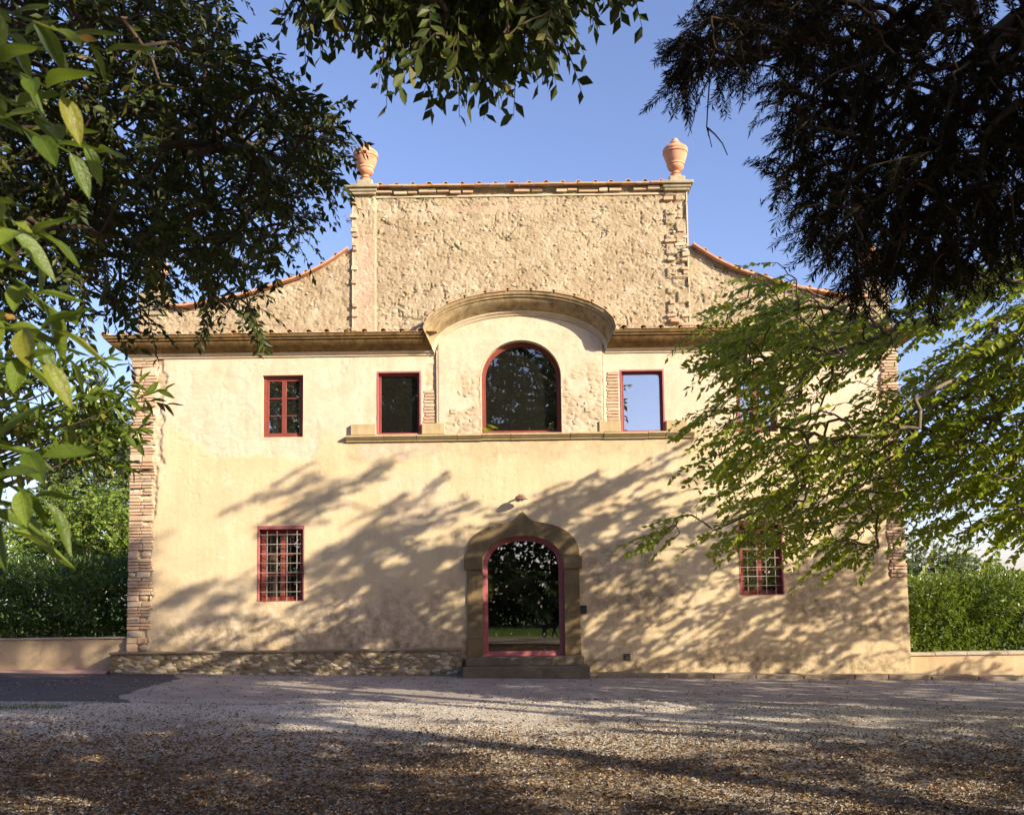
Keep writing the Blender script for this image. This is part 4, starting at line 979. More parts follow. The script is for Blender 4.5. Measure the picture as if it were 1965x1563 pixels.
def pxpts(poly, n, y0, y1, seed, edge=None):
    "points of a volume whose silhouette from the road is the traced crown outline"
    rr = np.random.default_rng(seed); P = np.array(poly, float); lo, hi = P.min(0), P.max(0); out = []
    while len(out) < n:
        a = rr.uniform(lo, hi, (4*n, 2)); a = a[inpoly(a[:, 0], a[:, 1], poly)]
        for px, py in a: out.append(W(px, py, rr.uniform(y0, y1)))
    return np.array(out[:n])
# evergreen on the left, in the shade
PA = [(60, -160), (420, -160), (415, 0), (425, 60), (470, 100), (540, 150), (560, 200), (610, 240), (600, 330), (560, 400), (590, 470), (530, 470), (520, 500), (470, 520), (450, 560), (350, 540), (300, 580), (200, 600), (80, 640), (-150, 620), (-200, -160)]
ptsA = np.vstack([pxpts(PA, 2300, -14.2, -9.8, 11), pxpts([(550, 215), (625, 208), (662, 236), (650, 268), (625, 300), (640, 355), (612, 360), (590, 300), (550, 300)], 50, -12.2, -11.2, 12),
    pxpts([(400, 560), (480, 575), (500, 620), (380, 610)], 40, -12.2, -11.2, 13), pxpts([(200, 600), (310, 560), (300, 610), (230, 630)], 26, -12.5, -11.0, 14)])
_, pyA, _ = PROJ(ptsA); kA = np.random.default_rng(3).random(len(ptsA)) > .6*np.clip((pyA-500)/60, 0, 1); ptsA = ptsA[kA]
tree('evergreen_tree', 'large shaded evergreen tree hanging dark pointed leaves over the left corner of the villa', 'tree', [(-9.2, -12.5, .15), (-9.0, -12.4, 3), (-7.6, -12.2, 5.6), (-5.6, -12.0, 6.6)], ptsA, MAT['leaf_ev'], MAT['bark'],
     leafL=.088, K=15, twigL=.32, wd=.52, droop=.35, rmax=.16, seed=21, rexp=.38, ndetail=260, objmat=MAT['leaf_ev_o'])
# bough overhead, its tree stands behind the camera
PB = [(565, -60), (600, 30), (660, 60), (700, 95), (760, 130), (800, 160), (870, 190), (945, 200), (1010, 150), (1080, 140), (1100, 90), (1080, 40), (1160, 20), (1235, -10), (1260, -80), (1100, -160), (700, -160)]
PB = [(565+(x-565)*.97, y-82) for x, y in PB]
ptsB = np.vstack([pxpts(PB, 800, -15.6, -13.4, 15), pxpts([(570, -50), (640, -50), (640, 20), (580, 25)], 16, -14.8, -14.2, 16)])
tree('overhanging_tree', 'tree behind the viewer whose leafy bough hangs down into the middle of the sky', 'tree', [(-1.6, -23.5, .05), (-1.4, -23, 4), (-.8, -20, 7.6), (-.3, -16, 7.4)], ptsB, MAT['leaf_ev'], MAT['bark'],
     leafL=.098, K=10, twigL=.24, wd=.55, droop=.6, hang=.35, rmax=.3, seed=22, ndetail=230, objmat=MAT['leaf_ev_o'])
# conifer upper right
PC = [(x+34, max(y, -70)) for x, y in [(1330, -150), (1330, 0), (1300, 90), (1290, 150), (1330, 130), (1400, 125), (1450, 150), (1490, 200), (1465, 250), (1460, 300), (1450, 360), (1530, 400), (1520, 450), (1580, 500), (1590, 560), (1650, 560), (1720, 520), (1760, 560), (1800, 520), (1880, 490), (1990, 440), (2150, 380), (2200, -150)]]
ptsC = np.vstack([pxpts(PC, 2300, -13.6, -10.4, 31), pxpts([(1310, 60), (1350, 60), (1330, 160), (1300, 170)], 46, -12.4, -11.8, 32)])
lamC = (20-ptsC[:, 1])/20; ptsC = ptsC[~((ptsC[:, 0] > 2.35*lamC-.35) & (ptsC[:, 0] < 3.45*lamC+.4) & (ptsC[:, 2] > 1.6+3.5*lamC-.45))]
def conifer():
    t = tree('conifer_tree', 'dark drooping conifer filling the upper right of the sky with fine needle sprays', 'tree', [(11.6, -14.2, -.2), (11.2, -14.0, 4), (8.0, -12.6, 6.4), (4.6, -12.0, 6.7)], ptsC, MAT['leaf_co'], MAT['bark'],
        leafL=.075, K=72, twigL=.32, wd=.17, droop=.35, hang=.22, rmax=.14, rexp=.37, seed=23, tpl=LEAF2, spread=.8, tjit=.7)
    b0 = np.array([11.6, -14.2, -.2])
    for pts_ in ([(1337, 130), (1334, 165), (1327, 178), (1336, 200), (1331, 230), (1320, 262)], [(1358, 120), (1362, 150), (1358, 205), (1356, 245), (1361, 262), (1366, 283)], [(1357, 245), (1372, 258), (1386, 275), (1396, 298)], [(1331, 160), (1322, 164)], [(1358, 245), (1360, 262)]):
        P = [Vector((W(px, py, -12.0)-b0).tolist()) for px, py in pts_]
        mb = MB(); mb.tube(P, [.008-.005*i/len(P) for i in range(len(P))], 5); mb.build('bare_twig', MAT['bark'], t)
conifer()
# lime coloured tree on the right, sunlit; the part of its crown beyond the frame shades the front
def back(P, t): return P+np.asarray(SD)[None]*np.asarray(t)[:, None]
PD = [(1330, 620), (1420, 600), (1440, 540), (1490, 500), (1560, 560), (1700, 600), (1800, 560), (1965, 470), (2200, 430), (2200, 1080), (1960, 1020), (1900, 940), (1850, 1010), (1790, 1020), (1740, 960), (1700, 980), (1640, 1040), (1560, 1060), (1480, 1050), (1400, 1040), (1440, 960), (1400, 900), (1350, 880), (1420, 790), (1380, 770), (1420, 720), (1390, 680)]
def layered(P, thr):
    "leaf layers sloping down to the left with gaps between them"
    px, py, _ = PROJ(P); u = px*.90-py*.43; v = px*.43+py*.90
    n_ = fbm(u/330+P[:, 1]*.25, v/62, 1, 3, 17); t_ = thr+.16*np.clip((1560-px)/260, 0, 1)-.10*np.clip((px-1600)/300, 0, 1)+.10*np.clip((1530-px)/100, 0, 1)*np.clip((760-py)/60, 0, 1)-.07*np.clip((1580-px)/100, 0, 1)*np.clip((py-860)/60, 0, 1)
    return P[n_ > t_]
ptsD = np.vstack([layered(pxpts(PD, 2700, -9.4, -5.0, 41), .415)]+[pxpts(p, n, -8.0, -6.8, 50+i) for i, (p, n) in enumerate([
    ([(1300, 790), (1420, 780), (1440, 830), (1330, 820)], 12), ([(1290, 900), (1420, 880), (1430, 960), (1290, 945)], 18), ([(1215, 1070), (1260, 1020), (1330, 960), (1360, 980), (1260, 1060)], 16),
    ([(1230, 1135), (1290, 1100), (1400, 1050), (1430, 1080), (1300, 1110)], 15), ([(1350, 690), (1450, 640), (1480, 690), (1370, 700)], 12), ([(1370, 630), (1400, 640), (1480, 520), (1450, 500)], 10), ([(1560, 1040), (1700, 1030), (1690, 1080), (1560, 1080)], 22), ([(1380, 950), (1500, 940), (1500, 1040), (1360, 1030)], 22), ([(1480, 560), (1600, 600), (1600, 700), (1450, 660)], 20), ([(1800, 1000), (1960, 980), (1900, 1040)], 10)])])
def facade_pts(n, seed):
    rr = np.random.default_rng(seed)
    S_ = [  # streaks of shade on the wall: x0 y0 x1 y1 width weight (photo outline of the shade on the plaster)
        (510, 938, 560, 942, 10, .5), (570, 985, 710, 900, 22, 1.3), (560, 1000, 640, 965, 22, .8), (700, 1000, 830, 940, 22, 1.0), (690, 1060, 870, 980, 30, 2.0),
        (360, 1140, 430, 1105, 16, .7), (300, 1220, 500, 1110, 30, 1.6), (360, 1200, 500, 1160, 24, 1.0), (600, 1090, 720, 1020, 34, 2.2), (590, 1160, 760, 1070, 40, 3.0), (700, 1180, 900, 1050, 50, 5.0), (560, 1240, 890, 1180, 36, 5.),
        (640, 1250, 900, 1230, 22, 3.), (780, 1130, 900, 1010, 40, 2.6), (900, 1080, 1000, 1000, 34, 2.4), (1000, 1000, 1100, 930, 30, 2.2), (1060, 990, 1265, 890, 32, 3.0), (1100, 1030, 1300, 930, 40, 3.6), (900, 1250, 1080, 1100, 60, 6.0),
        (1110, 1100, 1330, 1000, 46, 4.0), (1110, 1180, 1400, 1060, 55, 5.0), (1120, 1240, 1420, 1160, 45, 5.5), (1150, 1290, 1500, 1230, 26, 4.0), (1300, 1080, 1500, 980, 50, 5.0), (1400, 1200, 1600, 1100, 50, 5.0), (1450, 1270, 1760, 1190, 40, 4.5),
        (1540, 1120, 1740, 1060, 45, 3.2), (1600, 1000, 1750, 940, 60, 3.4), (1780, 1290, 1965, 1270, 16, 2.), (960, 950, 1010, 930, 14, .4), (1560, 1180, 1740, 1120, 40, 3.)]
    w_ = np.array([s[5] for s in S_]); out = []
    for k in rr.choice(len(S_), n, p=w_/w_.sum()):
        s = S_[k]; u = rr.random(); d = rr.normal()*s[4]*.42; out.append(W(s[0]+(s[2]-s[0])*u, s[1]+(s[3]-s[1])*u+d, 0.0))
    P = np.array(out); need = (.58*20+.6-P[:, 0])/(SD[0]+.58); t = np.maximum(need, 4.2)+rr.uniform(0.0, 1.6, n)
    P = back(P, t); P[:, 1] += 0; return P
ptsF = facade_pts(980, 5)
def suncarve(P, lines):
    k = np.ones(len(P), bool); u = SUN
    for px, py, r in lines: d = P-G(px, py); a_ = d@u; q = d-a_[:, None]*u; q = q*np.array([.55, .9, 1.9]); k &= ~((np.linalg.norm(q, axis=1) < r) & (a_ > 0))
    return P[k]
SUNNY = [(740, 1325, .55), (830, 1332, .6), (930, 1345, .6), (870, 1365, .6), (790, 1350, .6), (960, 1380, .6), (720, 1390, .5), (800, 1395, .45), (900, 1405, .5), (1020, 1395, .5), (1040, 1350, .45), (1180, 1352, .4), (640, 1322, .45), (1290, 1358, .35),
         (1100, 1425, .4), (1200, 1440, .35), (1330, 1430, .3), (560, 1308, .4), (1000, 1315, .35), (1230, 1318, .3), (1450, 1378, .25), (900, 1475, .3), (1140, 1490, .3), (40, 1535, .35), (1500, 1330, .25), (1650, 1395, .25), (1350, 1500, .25), (430, 1310, .3)]
SUNNY += [(520, 1312, .45), (470, 1322, .4), (600, 1318, .45), (680, 1360, .4), (650, 1345, .4)]; ptsD = suncarve(ptsD, SUNNY[:20]+SUNNY[-6:]); ptsF = suncarve(ptsF, SUNNY[:16])
tree('lime_tree', 'sunlit light green broadleaved tree reaching in from the right across the villa front', 'tree', [(12.6, -8.6, -.25), (12.4, -8.6, 2.6), (11.0, -8.2, 5.2), (8.6, -7.6, 6.2)], np.vstack([ptsD]), MAT['leaf_lt'], MAT['bark_lt'],
     leafL=.125, K=15, twigL=.52, wd=.64, droop=.2, rmax=.14, rexp=.36, seed=24, tdir=(-.9, .05, -.30), signed=True, sunb=1.0, ndetail=300, objmat=MAT['leaf_lt_o'])
tree('broadleaf_tree', 'tall broadleaved tree outside the right edge of the picture that shades the villa front', 'tree', [(15.5, -11.6, -.3), (15.2, -11.4, 3.5), (14.0, -11.2, 7.6), (12.0, -10.8, 9.4)], ptsF, MAT['leaf_lt'], MAT['bark_lt'],
     leafL=.15, K=16, twigL=.60, wd=.66, droop=.12, rmax=.3, seed=25, tdir=(0.1, 1, -.05), r0=.004)
# trees down the road to the right and behind the viewer: their shade dapples the ground
rr_g = np.random.default_rng(63)
def ground_pts(n, seed, lit, ylo, yhi, t0, t1):
    rr = np.random.default_rng(seed); out = []
    while len(out) < n:
        x = rr.uniform(-9.5, 10); y = rr.uniform(ylo, yhi); P = np.array([[x, y, gz(x)]]); px, py, _ = PROJ(P)
        if lit(px[0], py[0], x, y, rr): continue
        out.append(P[0]+SD*(max((.58*(20+y)+1.1-x)/1.956, 5.6)+rr.uniform(0, 2.2)))
    return np.array(out)
LIT = [(830, 1330, 190, 16, .92), (930, 1370, 200, 26, .9), (760, 1345, 160, 22, .75), (720, 1400, 90, 26, .8), (1060, 1345, 260, 12, .8), (1280, 1358, 120, 10, .85), (620, 1325, 150, 12, .7), (1150, 1440, 330, 30, .6), (1250, 1400, 120, 14, .7),
       (560, 1390, 90, 20, .5), (760, 1500, 90, 14, .6), (40, 1530, 70, 24, .9), (1500, 1380, 160, 10, .55), (900, 1440, 140, 22, .65), (1100, 1500, 420, 34, .62), (1700, 1510, 300, 24, .6), (1450, 1440, 260, 20, .5), (1500, 1540, 300, 20, .5), (500, 1310, 240, 8, .6), (1300, 1320, 400, 12, .35), (700, 1480, 60, 12, .4)]
def litfun(px, py, x, y, rr):
    for a, b_, w_, h, p in LIT:
        # shade of clustered leaves, softer at the rims
        d = ((px-a)/w_)**2+((py-b_)/h/1.35)**2
        if d < 1.3 and rr.random() < p*(1.3-d)/.9: return True
    return False
def carve(P):
    "openings between the crowns: towards the sky mirrored in the right upper panes, and towards the sun above the laurel"
    lam = (20-P[:, 1])/20; k = ~((P[:, 0] > 2.6*lam-.9) & (P[:, 0] < 6.0*lam+.4) & (P[:, 2] > 1.6+3.4*lam-1.4) & (P[:, 2] < 1.6+5.1*lam+1.3) & (P[:, 1] < -12))
    for px, py, y in ((90, 540, -18.1), (60, 650, -18.1), (100, 760, -18.1), (60, 880, -18.2), (70, 1000, -18.2), (200, 820, -13.9), (120, 800, -13.9)):
        L_ = W(px, py, y); u = SD/np.linalg.norm(SD); d = P-L_; a_ = d@u; k &= ~((np.linalg.norm(d-a_[:, None]*u, axis=1) < .75) & (a_ > 0))
    return P[k]
rr_g = np.random.default_rng(63)
gA_ = ground_pts(1500, 61, litfun, -6.5, -.3, 9.5, 12.5)
gB_ = np.vstack([ground_pts(1900, 62, litfun, -14.5, -6.0, 9.5, 13), (lambda q: q)(np.array([np.array([a_, b_, gz(a_)])+SD*(c_-2.5) for a_, b_, c_ in zip(rr_g.uniform(-9, -1.2, 520), rr_g.uniform(-14, -8.6, 520), rr_g.uniform(9.5, 12.5, 520))]))])
allg = suncarve(carve(np.vstack([gA_, gB_])), SUNNY)
q = np.quantile(allg[:, 0], [.36, .70])
grp = [allg[allg[:, 0] < q[0]], allg[(allg[:, 0] >= q[0]) & (allg[:, 0] < q[1])], allg[allg[:, 0] >= q[1]]]
labs = ['tall tree behind the viewer on the right with long level boughs', 'second tree down the road on the right that shades the gravel', 'farthest tree down the road on the right that shades the asphalt']
for i, (gpts, lb) in enumerate(zip(grp, labs)):
    c_ = gpts.mean(0); c_[1] -= 1.2; bx = c_[0]+2.0
    tree('roadside_tree', lb, 'tree', [(bx, c_[1]-1, gz(bx)), (bx-.1, c_[1]-.8, 2.5), (c_[0]+.8, c_[1], c_[2]*.8), (c_[0]-.5, c_[1], c_[2])], gpts, MAT['leaf_lt'], MAT['bark'],
         leafL=.20, K=15, twigL=.52, wd=.66, droop=.15, rexp=.4, rmax=.2, seed=70+i, tdir=(1, .25, -.03), group='trees along the road', r0=.004)
# high crowns that keep the evergreen, the bough and the conifer in shade
rr = np.random.default_rng(80)
def shade_of(pts, n, t0, t1, jit):
    k = rr.integers(0, len(pts), n); return back(pts[k]+rr.normal(size=(n, 3))*jit, rr.uniform(t0, t1, n))
cA = shade_of(ptsA, 950, 10.5, 12.5, .3); cB = shade_of(ptsB, 170, 7.5, 9.5, .3); cC = shade_of(ptsC, 800, 9.5, 12, .3)
cA = cA[(cA[:, 0] < 11.6)]; cL = shade_of(np.array([W(60, 100, -18), W(80, 250, -18), W(0, 0, -18), W(60, 350, -17.8)]), 130, 6.5, 9, .3); cA = carve(np.vstack([cA])); cA = suncarve(cA, SUNNY); cB = suncarve(carve(cB), SUNNY); cC = suncarve(carve(cC), SUNNY)
for pts_, lb, bx, by in ((np.vstack([cA, cB]), 'tall dark tree behind the viewer with a high spreading crown', 11.5, -25.5), (cC, 'tallest dark tree behind the viewer right of the road', 18.5, -24.5)):
    m_ = pts_.mean(0); tree('shade_tree', lb, 'tree', [(bx, by, 0), (bx, by, 4), (m_[0]+1, m_[1]-1, m_[2]*.75), tuple(m_)], pts_, MAT['leaf_ev'], MAT['bark'], leafL=.24, K=13, twigL=.9, wd=.62, droop=.2, rmax=.35, seed=81+int(bx), r0=.005)
# unseen high canopy added over the forecourt to darken its ambient light
r9 = np.random.default_rng(99); n9 = 900
ptsO = np.stack([r9.uniform(-11, 3.5, n9), r9.uniform(-21.5, -13.5, n9), np.zeros(n9)], 1); ptsO[:, 2] = np.maximum(2.4+.80*(ptsO[:, 1]+20)+1.6, 7.4)+r9.uniform(0, 2.6, n9)
ptsO = suncarve(carve(ptsO), SUNNY)
tree('shade_tree', 'unseen spreading tree left of the viewer, its high canopy added to darken the forecourt', 'tree', [(-10.5, -19.5, .2), (-10.2, -19.3, 4), (-8, -18.5, 7.5), (-4, -18, 9.2)], ptsO, MAT['leaf_ev'], MAT['bark'], leafL=.22, K=12, twigL=.8, wd=.6, droop=.2, rmax=.35, seed=98, r0=.005)
def blob(cx_, cy_, cz_, rx, ry, rz, n, seed, shell=.55):
    r_ = np.random.default_rng(seed); v = r_.normal(size=(n, 3)); v /= np.linalg.norm(v, axis=1, keepdims=True)
    lump = .8+.35*np.sin(v[:, 0]*5+seed)*np.sin(v[:, 1]*4.3+seed*2)*np.sin(v[:, 2]*5.1)+.15*r_.normal(size=n)*.5
    return np.array([cx_, cy_, cz_])+v*np.array([rx, ry, rz])*(lump*(shell+(1-shell)*r_.random(n)**.5))[:, None]
# wood behind the viewer, seen in the panes
for i, (x, y, h, rx, m_) in enumerate([(-13, -34, 25, 5.2, 'leaf_ev'), (-7.0, -31, 24, 4.6, 'leaf_ev'), (-1.6, -34, 25, 4.6, 'leaf_ev'), (4.4, -38, 20, 2.3, 'leaf_ev'), (10.5, -46, 8, 4.2, 'leaf_lt'), (19, -48, 9, 5, 'leaf_ev'), (-21, -36, 14, 5, 'leaf_ev')]):
    pts_ = np.vstack([blob(x, y, h*.56, rx, rx, h*.43, 950 if h > 12 else 300, 90+i), blob(x, y, 2.4, rx*1.1, rx*.7, 2.2, 160, 99+i)])
    tree('wood_tree', ['dark tree of the wood behind the viewer, far left of the door', 'dark tree of the wood behind the viewer, left of the door', 'dark tree of the wood straight behind the viewer', 'slender dark tree right of centre behind the viewer', 'low light green tree across the meadow behind the viewer', 'dark tree at the far right of the meadow behind the viewer', 'outermost dark tree at the left of the wood behind the viewer'][i], 'tree',
         [(x, y, 0), (x+.1, y, h*.4), (x, y, h*.8)], pts_, MAT[m_], MAT['bark'], leafL=.5, K=15, twigL=1.2, wd=.6, droop=.3, rmax=.3, seed=100+i, group='wood behind the viewer', stem=False, tpl=LEAF2)
# ------------------------------------------------------------------ hedges
def hedge(x0, x1, y0, y1, z0, z1, n, label, seed, L=.10, mat='leaf_he'):
    r_ = np.random.default_rng(seed); t = empty('hedge', ((x0+x1)/2, y0, z0), label, 'hedge'); b0 = np.array([(x0+x1)/2, y0, z0])
    face = r_.random(n); P = np.stack([r_.uniform(x0, x1, n), r_.uniform(y0, y1, n), r_.uniform(z0, z1, n)], 1)
    fr_ = face < .62; tp = (face >= .62) & (face < .90); e = (face >= .9)
    b1 = 1.35*(fbm(P[:, 0], P[:, 2], 1.9, 4, seed)-.5)+.10*r_.normal(size=n)*.6
    P[fr_, 1] = y0+b1[fr_]+np.abs(r_.normal(size=fr_.sum()))*.06; b2 = .55*(fbm(P[:, 0], P[:, 1], 1.1, 4, seed+3)-.5)
    P[tp, 2] = z1+b2[tp]+r_.normal(size=tp.sum())*.06+np.where(r_.random(tp.sum()) < .08, r_.random(tp.sum())*.25, 0)
    P[e, 0] = np.where(r_.random(e.sum()) < .5, x0, x1)
    D = r_.normal(size=P.shape)*.7+np.array([0, 0, .45]); D[fr_] += [0, -.9, 0]; D[tp] += [0, 0, .8]
    D, S, N = frames(D, r_)
    N2 = np.cross(D, np.cross(np.array([0, -.6, .8])+.5*r_.normal(size=D.shape), D)); N2 /= np.linalg.norm(N2, axis=1, keepdims=True); S = np.cross(D, N2)
    V, F = leaf_arrays(P, D, S, N2, L*r_.uniform(.6, 1.3, n), .48, LEAF4); np_obj('foliage', V-b0, F, MAT[mat], t, kind='stuff')
    # the twiggy inside
    k = n//3; Q = np.stack([r_.uniform(x0, x1, k), r_.uniform(y0+.12, y1, k), r_.uniform(z0, z1-.15, k)], 1); D, S, N = frames(r_.normal(size=Q.shape), r_)
    V, F = leaf_arrays(Q, D, S, N, L*1.8, .6, LEAF2); np_obj('inner_foliage', V-b0, F, MAT[mat], t, kind='stuff')
    A = np.stack([r_.uniform(x0, x1, 60), r_.uniform(y0+.2, y1, 60), np.full(60, z0)], 1); B_ = A+r_.normal(size=A.shape)*.2+np.array([0, 0, (z1-z0)*.8])
    V, F = tubes(A, B_, np.full(60, .02), np.full(60, .008), 4); np_obj('stem', V-b0, F, MAT['bark'], t, kind='stuff'); return t
hedge(-26, 8.5, -40.5, -38.0, 0, 7.5, 15000, 'tall dark screen of evergreens behind the viewer, mirrored in the door glass', 7, .34, 'leaf_ev')
hedge(-26, 8.5, -37.9, -37.2, 0, 7.0, 15000, 'undergrowth in front of the dark screen of evergreens behind the viewer', 8, .30, 'leaf_ev')
zl = zl1-.1; ztl = float(W(120, 1088, .6)[2])
hedge(-22, X0-.05, .50, 2.4, zl, ztl, 30000, 'dense clipped dark green hedge left of the villa above the low wall', 5, .11)
zrr = float(W(1850, 1112, 1.0)[2])
hedge(X1+.05, 24, .95, 2.8, zr1-.1, zrr, 30000, 'bright clipped hedge right of the villa above the low wall', 6, .12, 'leaf_hr')
cH = back(np.array([W(rr.uniform(-60, 195), rr.uniform(1085, 1225), .45) for _ in range(330)]), rr.uniform(14.5, 16.5, 330))
tree('roadside_tree', 'slim tree down the road on the right that shades the left hedge', 'tree', [(cH[:, 0].mean()+4.5, cH[:, 1].mean()-1, 0), (cH[:, 0].mean()+4.2, cH[:, 1].mean()-.8, 5), tuple(cH.mean(0))], cH, MAT['leaf_lt'], MAT['bark'], leafL=.2, K=12, twigL=.7, rmax=.2, seed=77, group='trees along the road')
# a tree between the sun and part of each hedge lives among the roadside trees; trees beyond
def bgtree(x, y, zc, rx, rz, label, mat, seed, n=420, L=.2, cat='tree', cone=False, K=14, tw=.7):
    pts_ = blob(x, y, zc, rx, rx*.8, rz, n, seed, .6)
    if cone:
        f_ = np.clip((zc+rz-pts_[:, 2])/(2*rz), .06, 1)**.7; pts_[:, 0] = x+(pts_[:, 0]-x)*f_*1.3; pts_[:, 1] = y+(pts_[:, 1]-y)*f_*1.3
    return tree('background_tree', label, cat, [(x, y, 0), (x, y, zc*.6), (x, y, zc+rz*.5)], pts_, MAT[mat], MAT['bark'], leafL=L, K=K, twigL=tw, wd=.6, droop=.2, rmax=.2, seed=seed, tpl=LEAF2 if L > .25 else LEAF4)
bx = W(165, 1010, 14)[0]; bgtree(bx, 14, float(W(165, 1045, 14)[2]), 2.4, 2.2, 'bright green bushy tree rising behind the left hedge', 'leaf_bg', 131, 1300, .17)
bx = W(185, 850, 26)[0]; bgtree(bx, 26, float(W(185, 930, 26)[2]), 4.2, 5.6, 'tall grey green conifer behind the bushy tree left of the villa', 'leaf_bgd', 132, 1500, .27, cone=True)
bx = W(60, 1000, 18)[0]; bgtree(bx-2.2, 18, float(W(60, 1060, 18)[2]), 2.6, 2.4, 'distant tree at the far left beyond the hedge', 'leaf_bg', 135, 300, .26)
bx = W(1790, 1100, 30)[0]; bgtree(bx, 30, float(W(1790, 1120, 30)[2]), 2.6, 2.6, 'dark rounded tree far beyond the right hedge beside the villa corner', 'leaf_bgd', 133, 380, .28)
bx = W(1870, 1110, 34)[0]; bgtree(bx, 34, float(W(1870, 1135, 34)[2]), 3.0, 2.5, 'pale green tree far beyond the right hedge', 'leaf_bg', 134, 380, .28)
bx = W(2080, 1120, 30)[0]; bgtree(bx, 30, float(W(2080, 1150, 30)[2]), 2.6, 2.4, 'tree far beyond the right hedge at the picture edge', 'leaf_bgd', 136, 260, .28)
# ------------------------------------------------------------------ laurel close to the viewer
def laurel(name, label, twigs, seed, L, single, wd=.36, bare=None):
    r_ = np.random.default_rng(seed); base = np.array([-3.6, -17.2, .07]) if single else np.array([-5.0, -14.3, .1])
    t = empty(name, tuple(base), label, 'shrub'); T8, F8 = LEAF8
    # denser blade with a keel and a wave
    us = np.linspace(0, 1, 9); hw = .5*np.sin(np.pi*us**.85)**.9; hw[0] = .015; hw[-1] = 0; V = []; F = []
    for j, (u, h_) in enumerate(zip(us, hw)):
        zz = -.16*(u-.2)**2+.02*math.sin(u*7)
        V += [(-h_, u, zz+.16*h_), (-.5*h_, u, zz+.05*h_), (0, u, zz-.02), (.5*h_, u, zz+.05*h_), (h_, u, zz+.16*h_)]
    for j in range(8):
        for k in range(4): F.append((j*5+k, j*5+k+1, (j+1)*5+k+1, (j+1)*5+k))
    T = np.array(V)*np.array([wd, 1, 1]); F = np.array(F); me = np_mesh('leaf', T, F, MAT['leaf_la_o'], smooth=True)
    Ps, Ds, Ss, Ns, Ls = [], [], [], [], []; A, B_, ra, rb = [], [], [], []
    for (p0, d, ln, k) in twigs:
        p0 = np.array(p0, float); d = np.array(d, float); d /= np.linalg.norm(d); q = p0.copy(); bend = r_.normal(size=3)*.13+np.array([0, 0, -.05])
        for i in range(k):
            q2 = q+d*ln/k; A.append(q); B_.append(q2); ra.append(.0045*(1-i/k*.7)); rb.append(.0045*(1-(i+1)/k*.7)); q = q2; d = d+bend/k*2; d /= np.linalg.norm(d)
            az = i*2.4+r_.normal()*.3; u = np.cross(d, [0, 0, 1.]); u /= np.linalg.norm(u)+1e-9; v = np.cross(u, d)
            o = u*math.cos(az)+v*math.sin(az); fw = .45+.9*(i/k)**2
            D_ = d*fw+o*.9+np.array([0, 0, -.25])+r_.normal(size=3)*.12; D_ /= np.linalg.norm(D_)
            N_ = np.array([.25, -.35, .9])+o*.2+r_.normal(size=3)*.3; S_ = np.cross(D_, N_); S_ /= np.linalg.norm(S_); N_ = np.cross(S_, D_)
            Ps.append(q); Ds.append(D_); Ss.append(S_); Ns.append(N_); Ls.append(L*r_.uniform(.7, 1.15))
    P, D, S, N, LL = map(np.array, (Ps, Ds, Ss, Ns, Ls))
    px, py, dist = PROJ(P+D*LL[:, None]*.5); vis = (px > -40) & (px < 1965) & (py > -40) & (py < 1600); sc_ = np.where(vis, LL/dist, -1); ch = np.argsort(-sc_)[:290]; ch = ch[sc_[ch] > 0]
    sel = np.zeros(len(P), bool); sel[ch] = True
    for q in ch:
        o = bpy.data.objects.new('leaf', me); COL.objects.link(o); o.parent = t; M_ = np.eye(4); M_[:3, 0] = S[q]*LL[q]; M_[:3, 1] = D[q]*LL[q]; M_[:3, 2] = N[q]*LL[q]; M_[:3, 3] = P[q]-base; o.matrix_local = Matrix(M_.tolist())
    if (~sel).any():
        n = (~sel).sum(); V = P[~sel][:, None]+(T[None, :, 0:1]*S[~sel][:, None]+T[None, :, 1:2]*D[~sel][:, None]+T[None, :, 2:3]*N[~sel][:, None])*LL[~sel][:, None, None]
        np_obj('foliage', V.reshape(-1, 3)-base, (F[None]+(np.arange(n)*len(T))[:, None, None]).reshape(-1, 4), MAT['leaf_la'], t, smooth=True, kind='stuff')
    V, F_ = tubes(np.array(A), np.array(B_), np.array(ra), np.array(rb), 5); np_obj('twig', V-base, F_, MAT['leaf_la'], t, kind='stuff')
    # stems from the ground to the twigs
    st = []; tw = [np.array(q[0], float) for q in twigs]; bb = [base+np.array([r_.normal()*.15, r_.normal()*.15, 0]) for _ in range(5)]; A, B_, ra, rb = [], [], [], []
    for k, p in enumerate(tw):
        b_ = bb[k % 5]; m1 = b_+(p-b_)*np.array([.15, .3, .55]); m2 = b_+(p-b_)*np.array([.55, .65, .85])
        for a_, c_, r1, r2 in ((b_, m1, .022, .015), (m1, m2, .015, .009), (m2, p, .009, .005)): A.append(a_); B_.append(c_); ra.append(r1); rb.append(r2)
    V, F_ = tubes(np.array(A), np.array(B_), np.array(ra), np.array(rb), 6); np_obj('stem', V-base, F_, MAT['bark'], t, smooth=True)
    return t
r5 = random.Random(5); tw = []
def T_at(px, py, y, dpx, dpy, dy, ln, k):
    a = W(px, py, y); b_ = W(px+dpx, py+dpy, y+dy); tw.append((a, b_-a, ln, k))
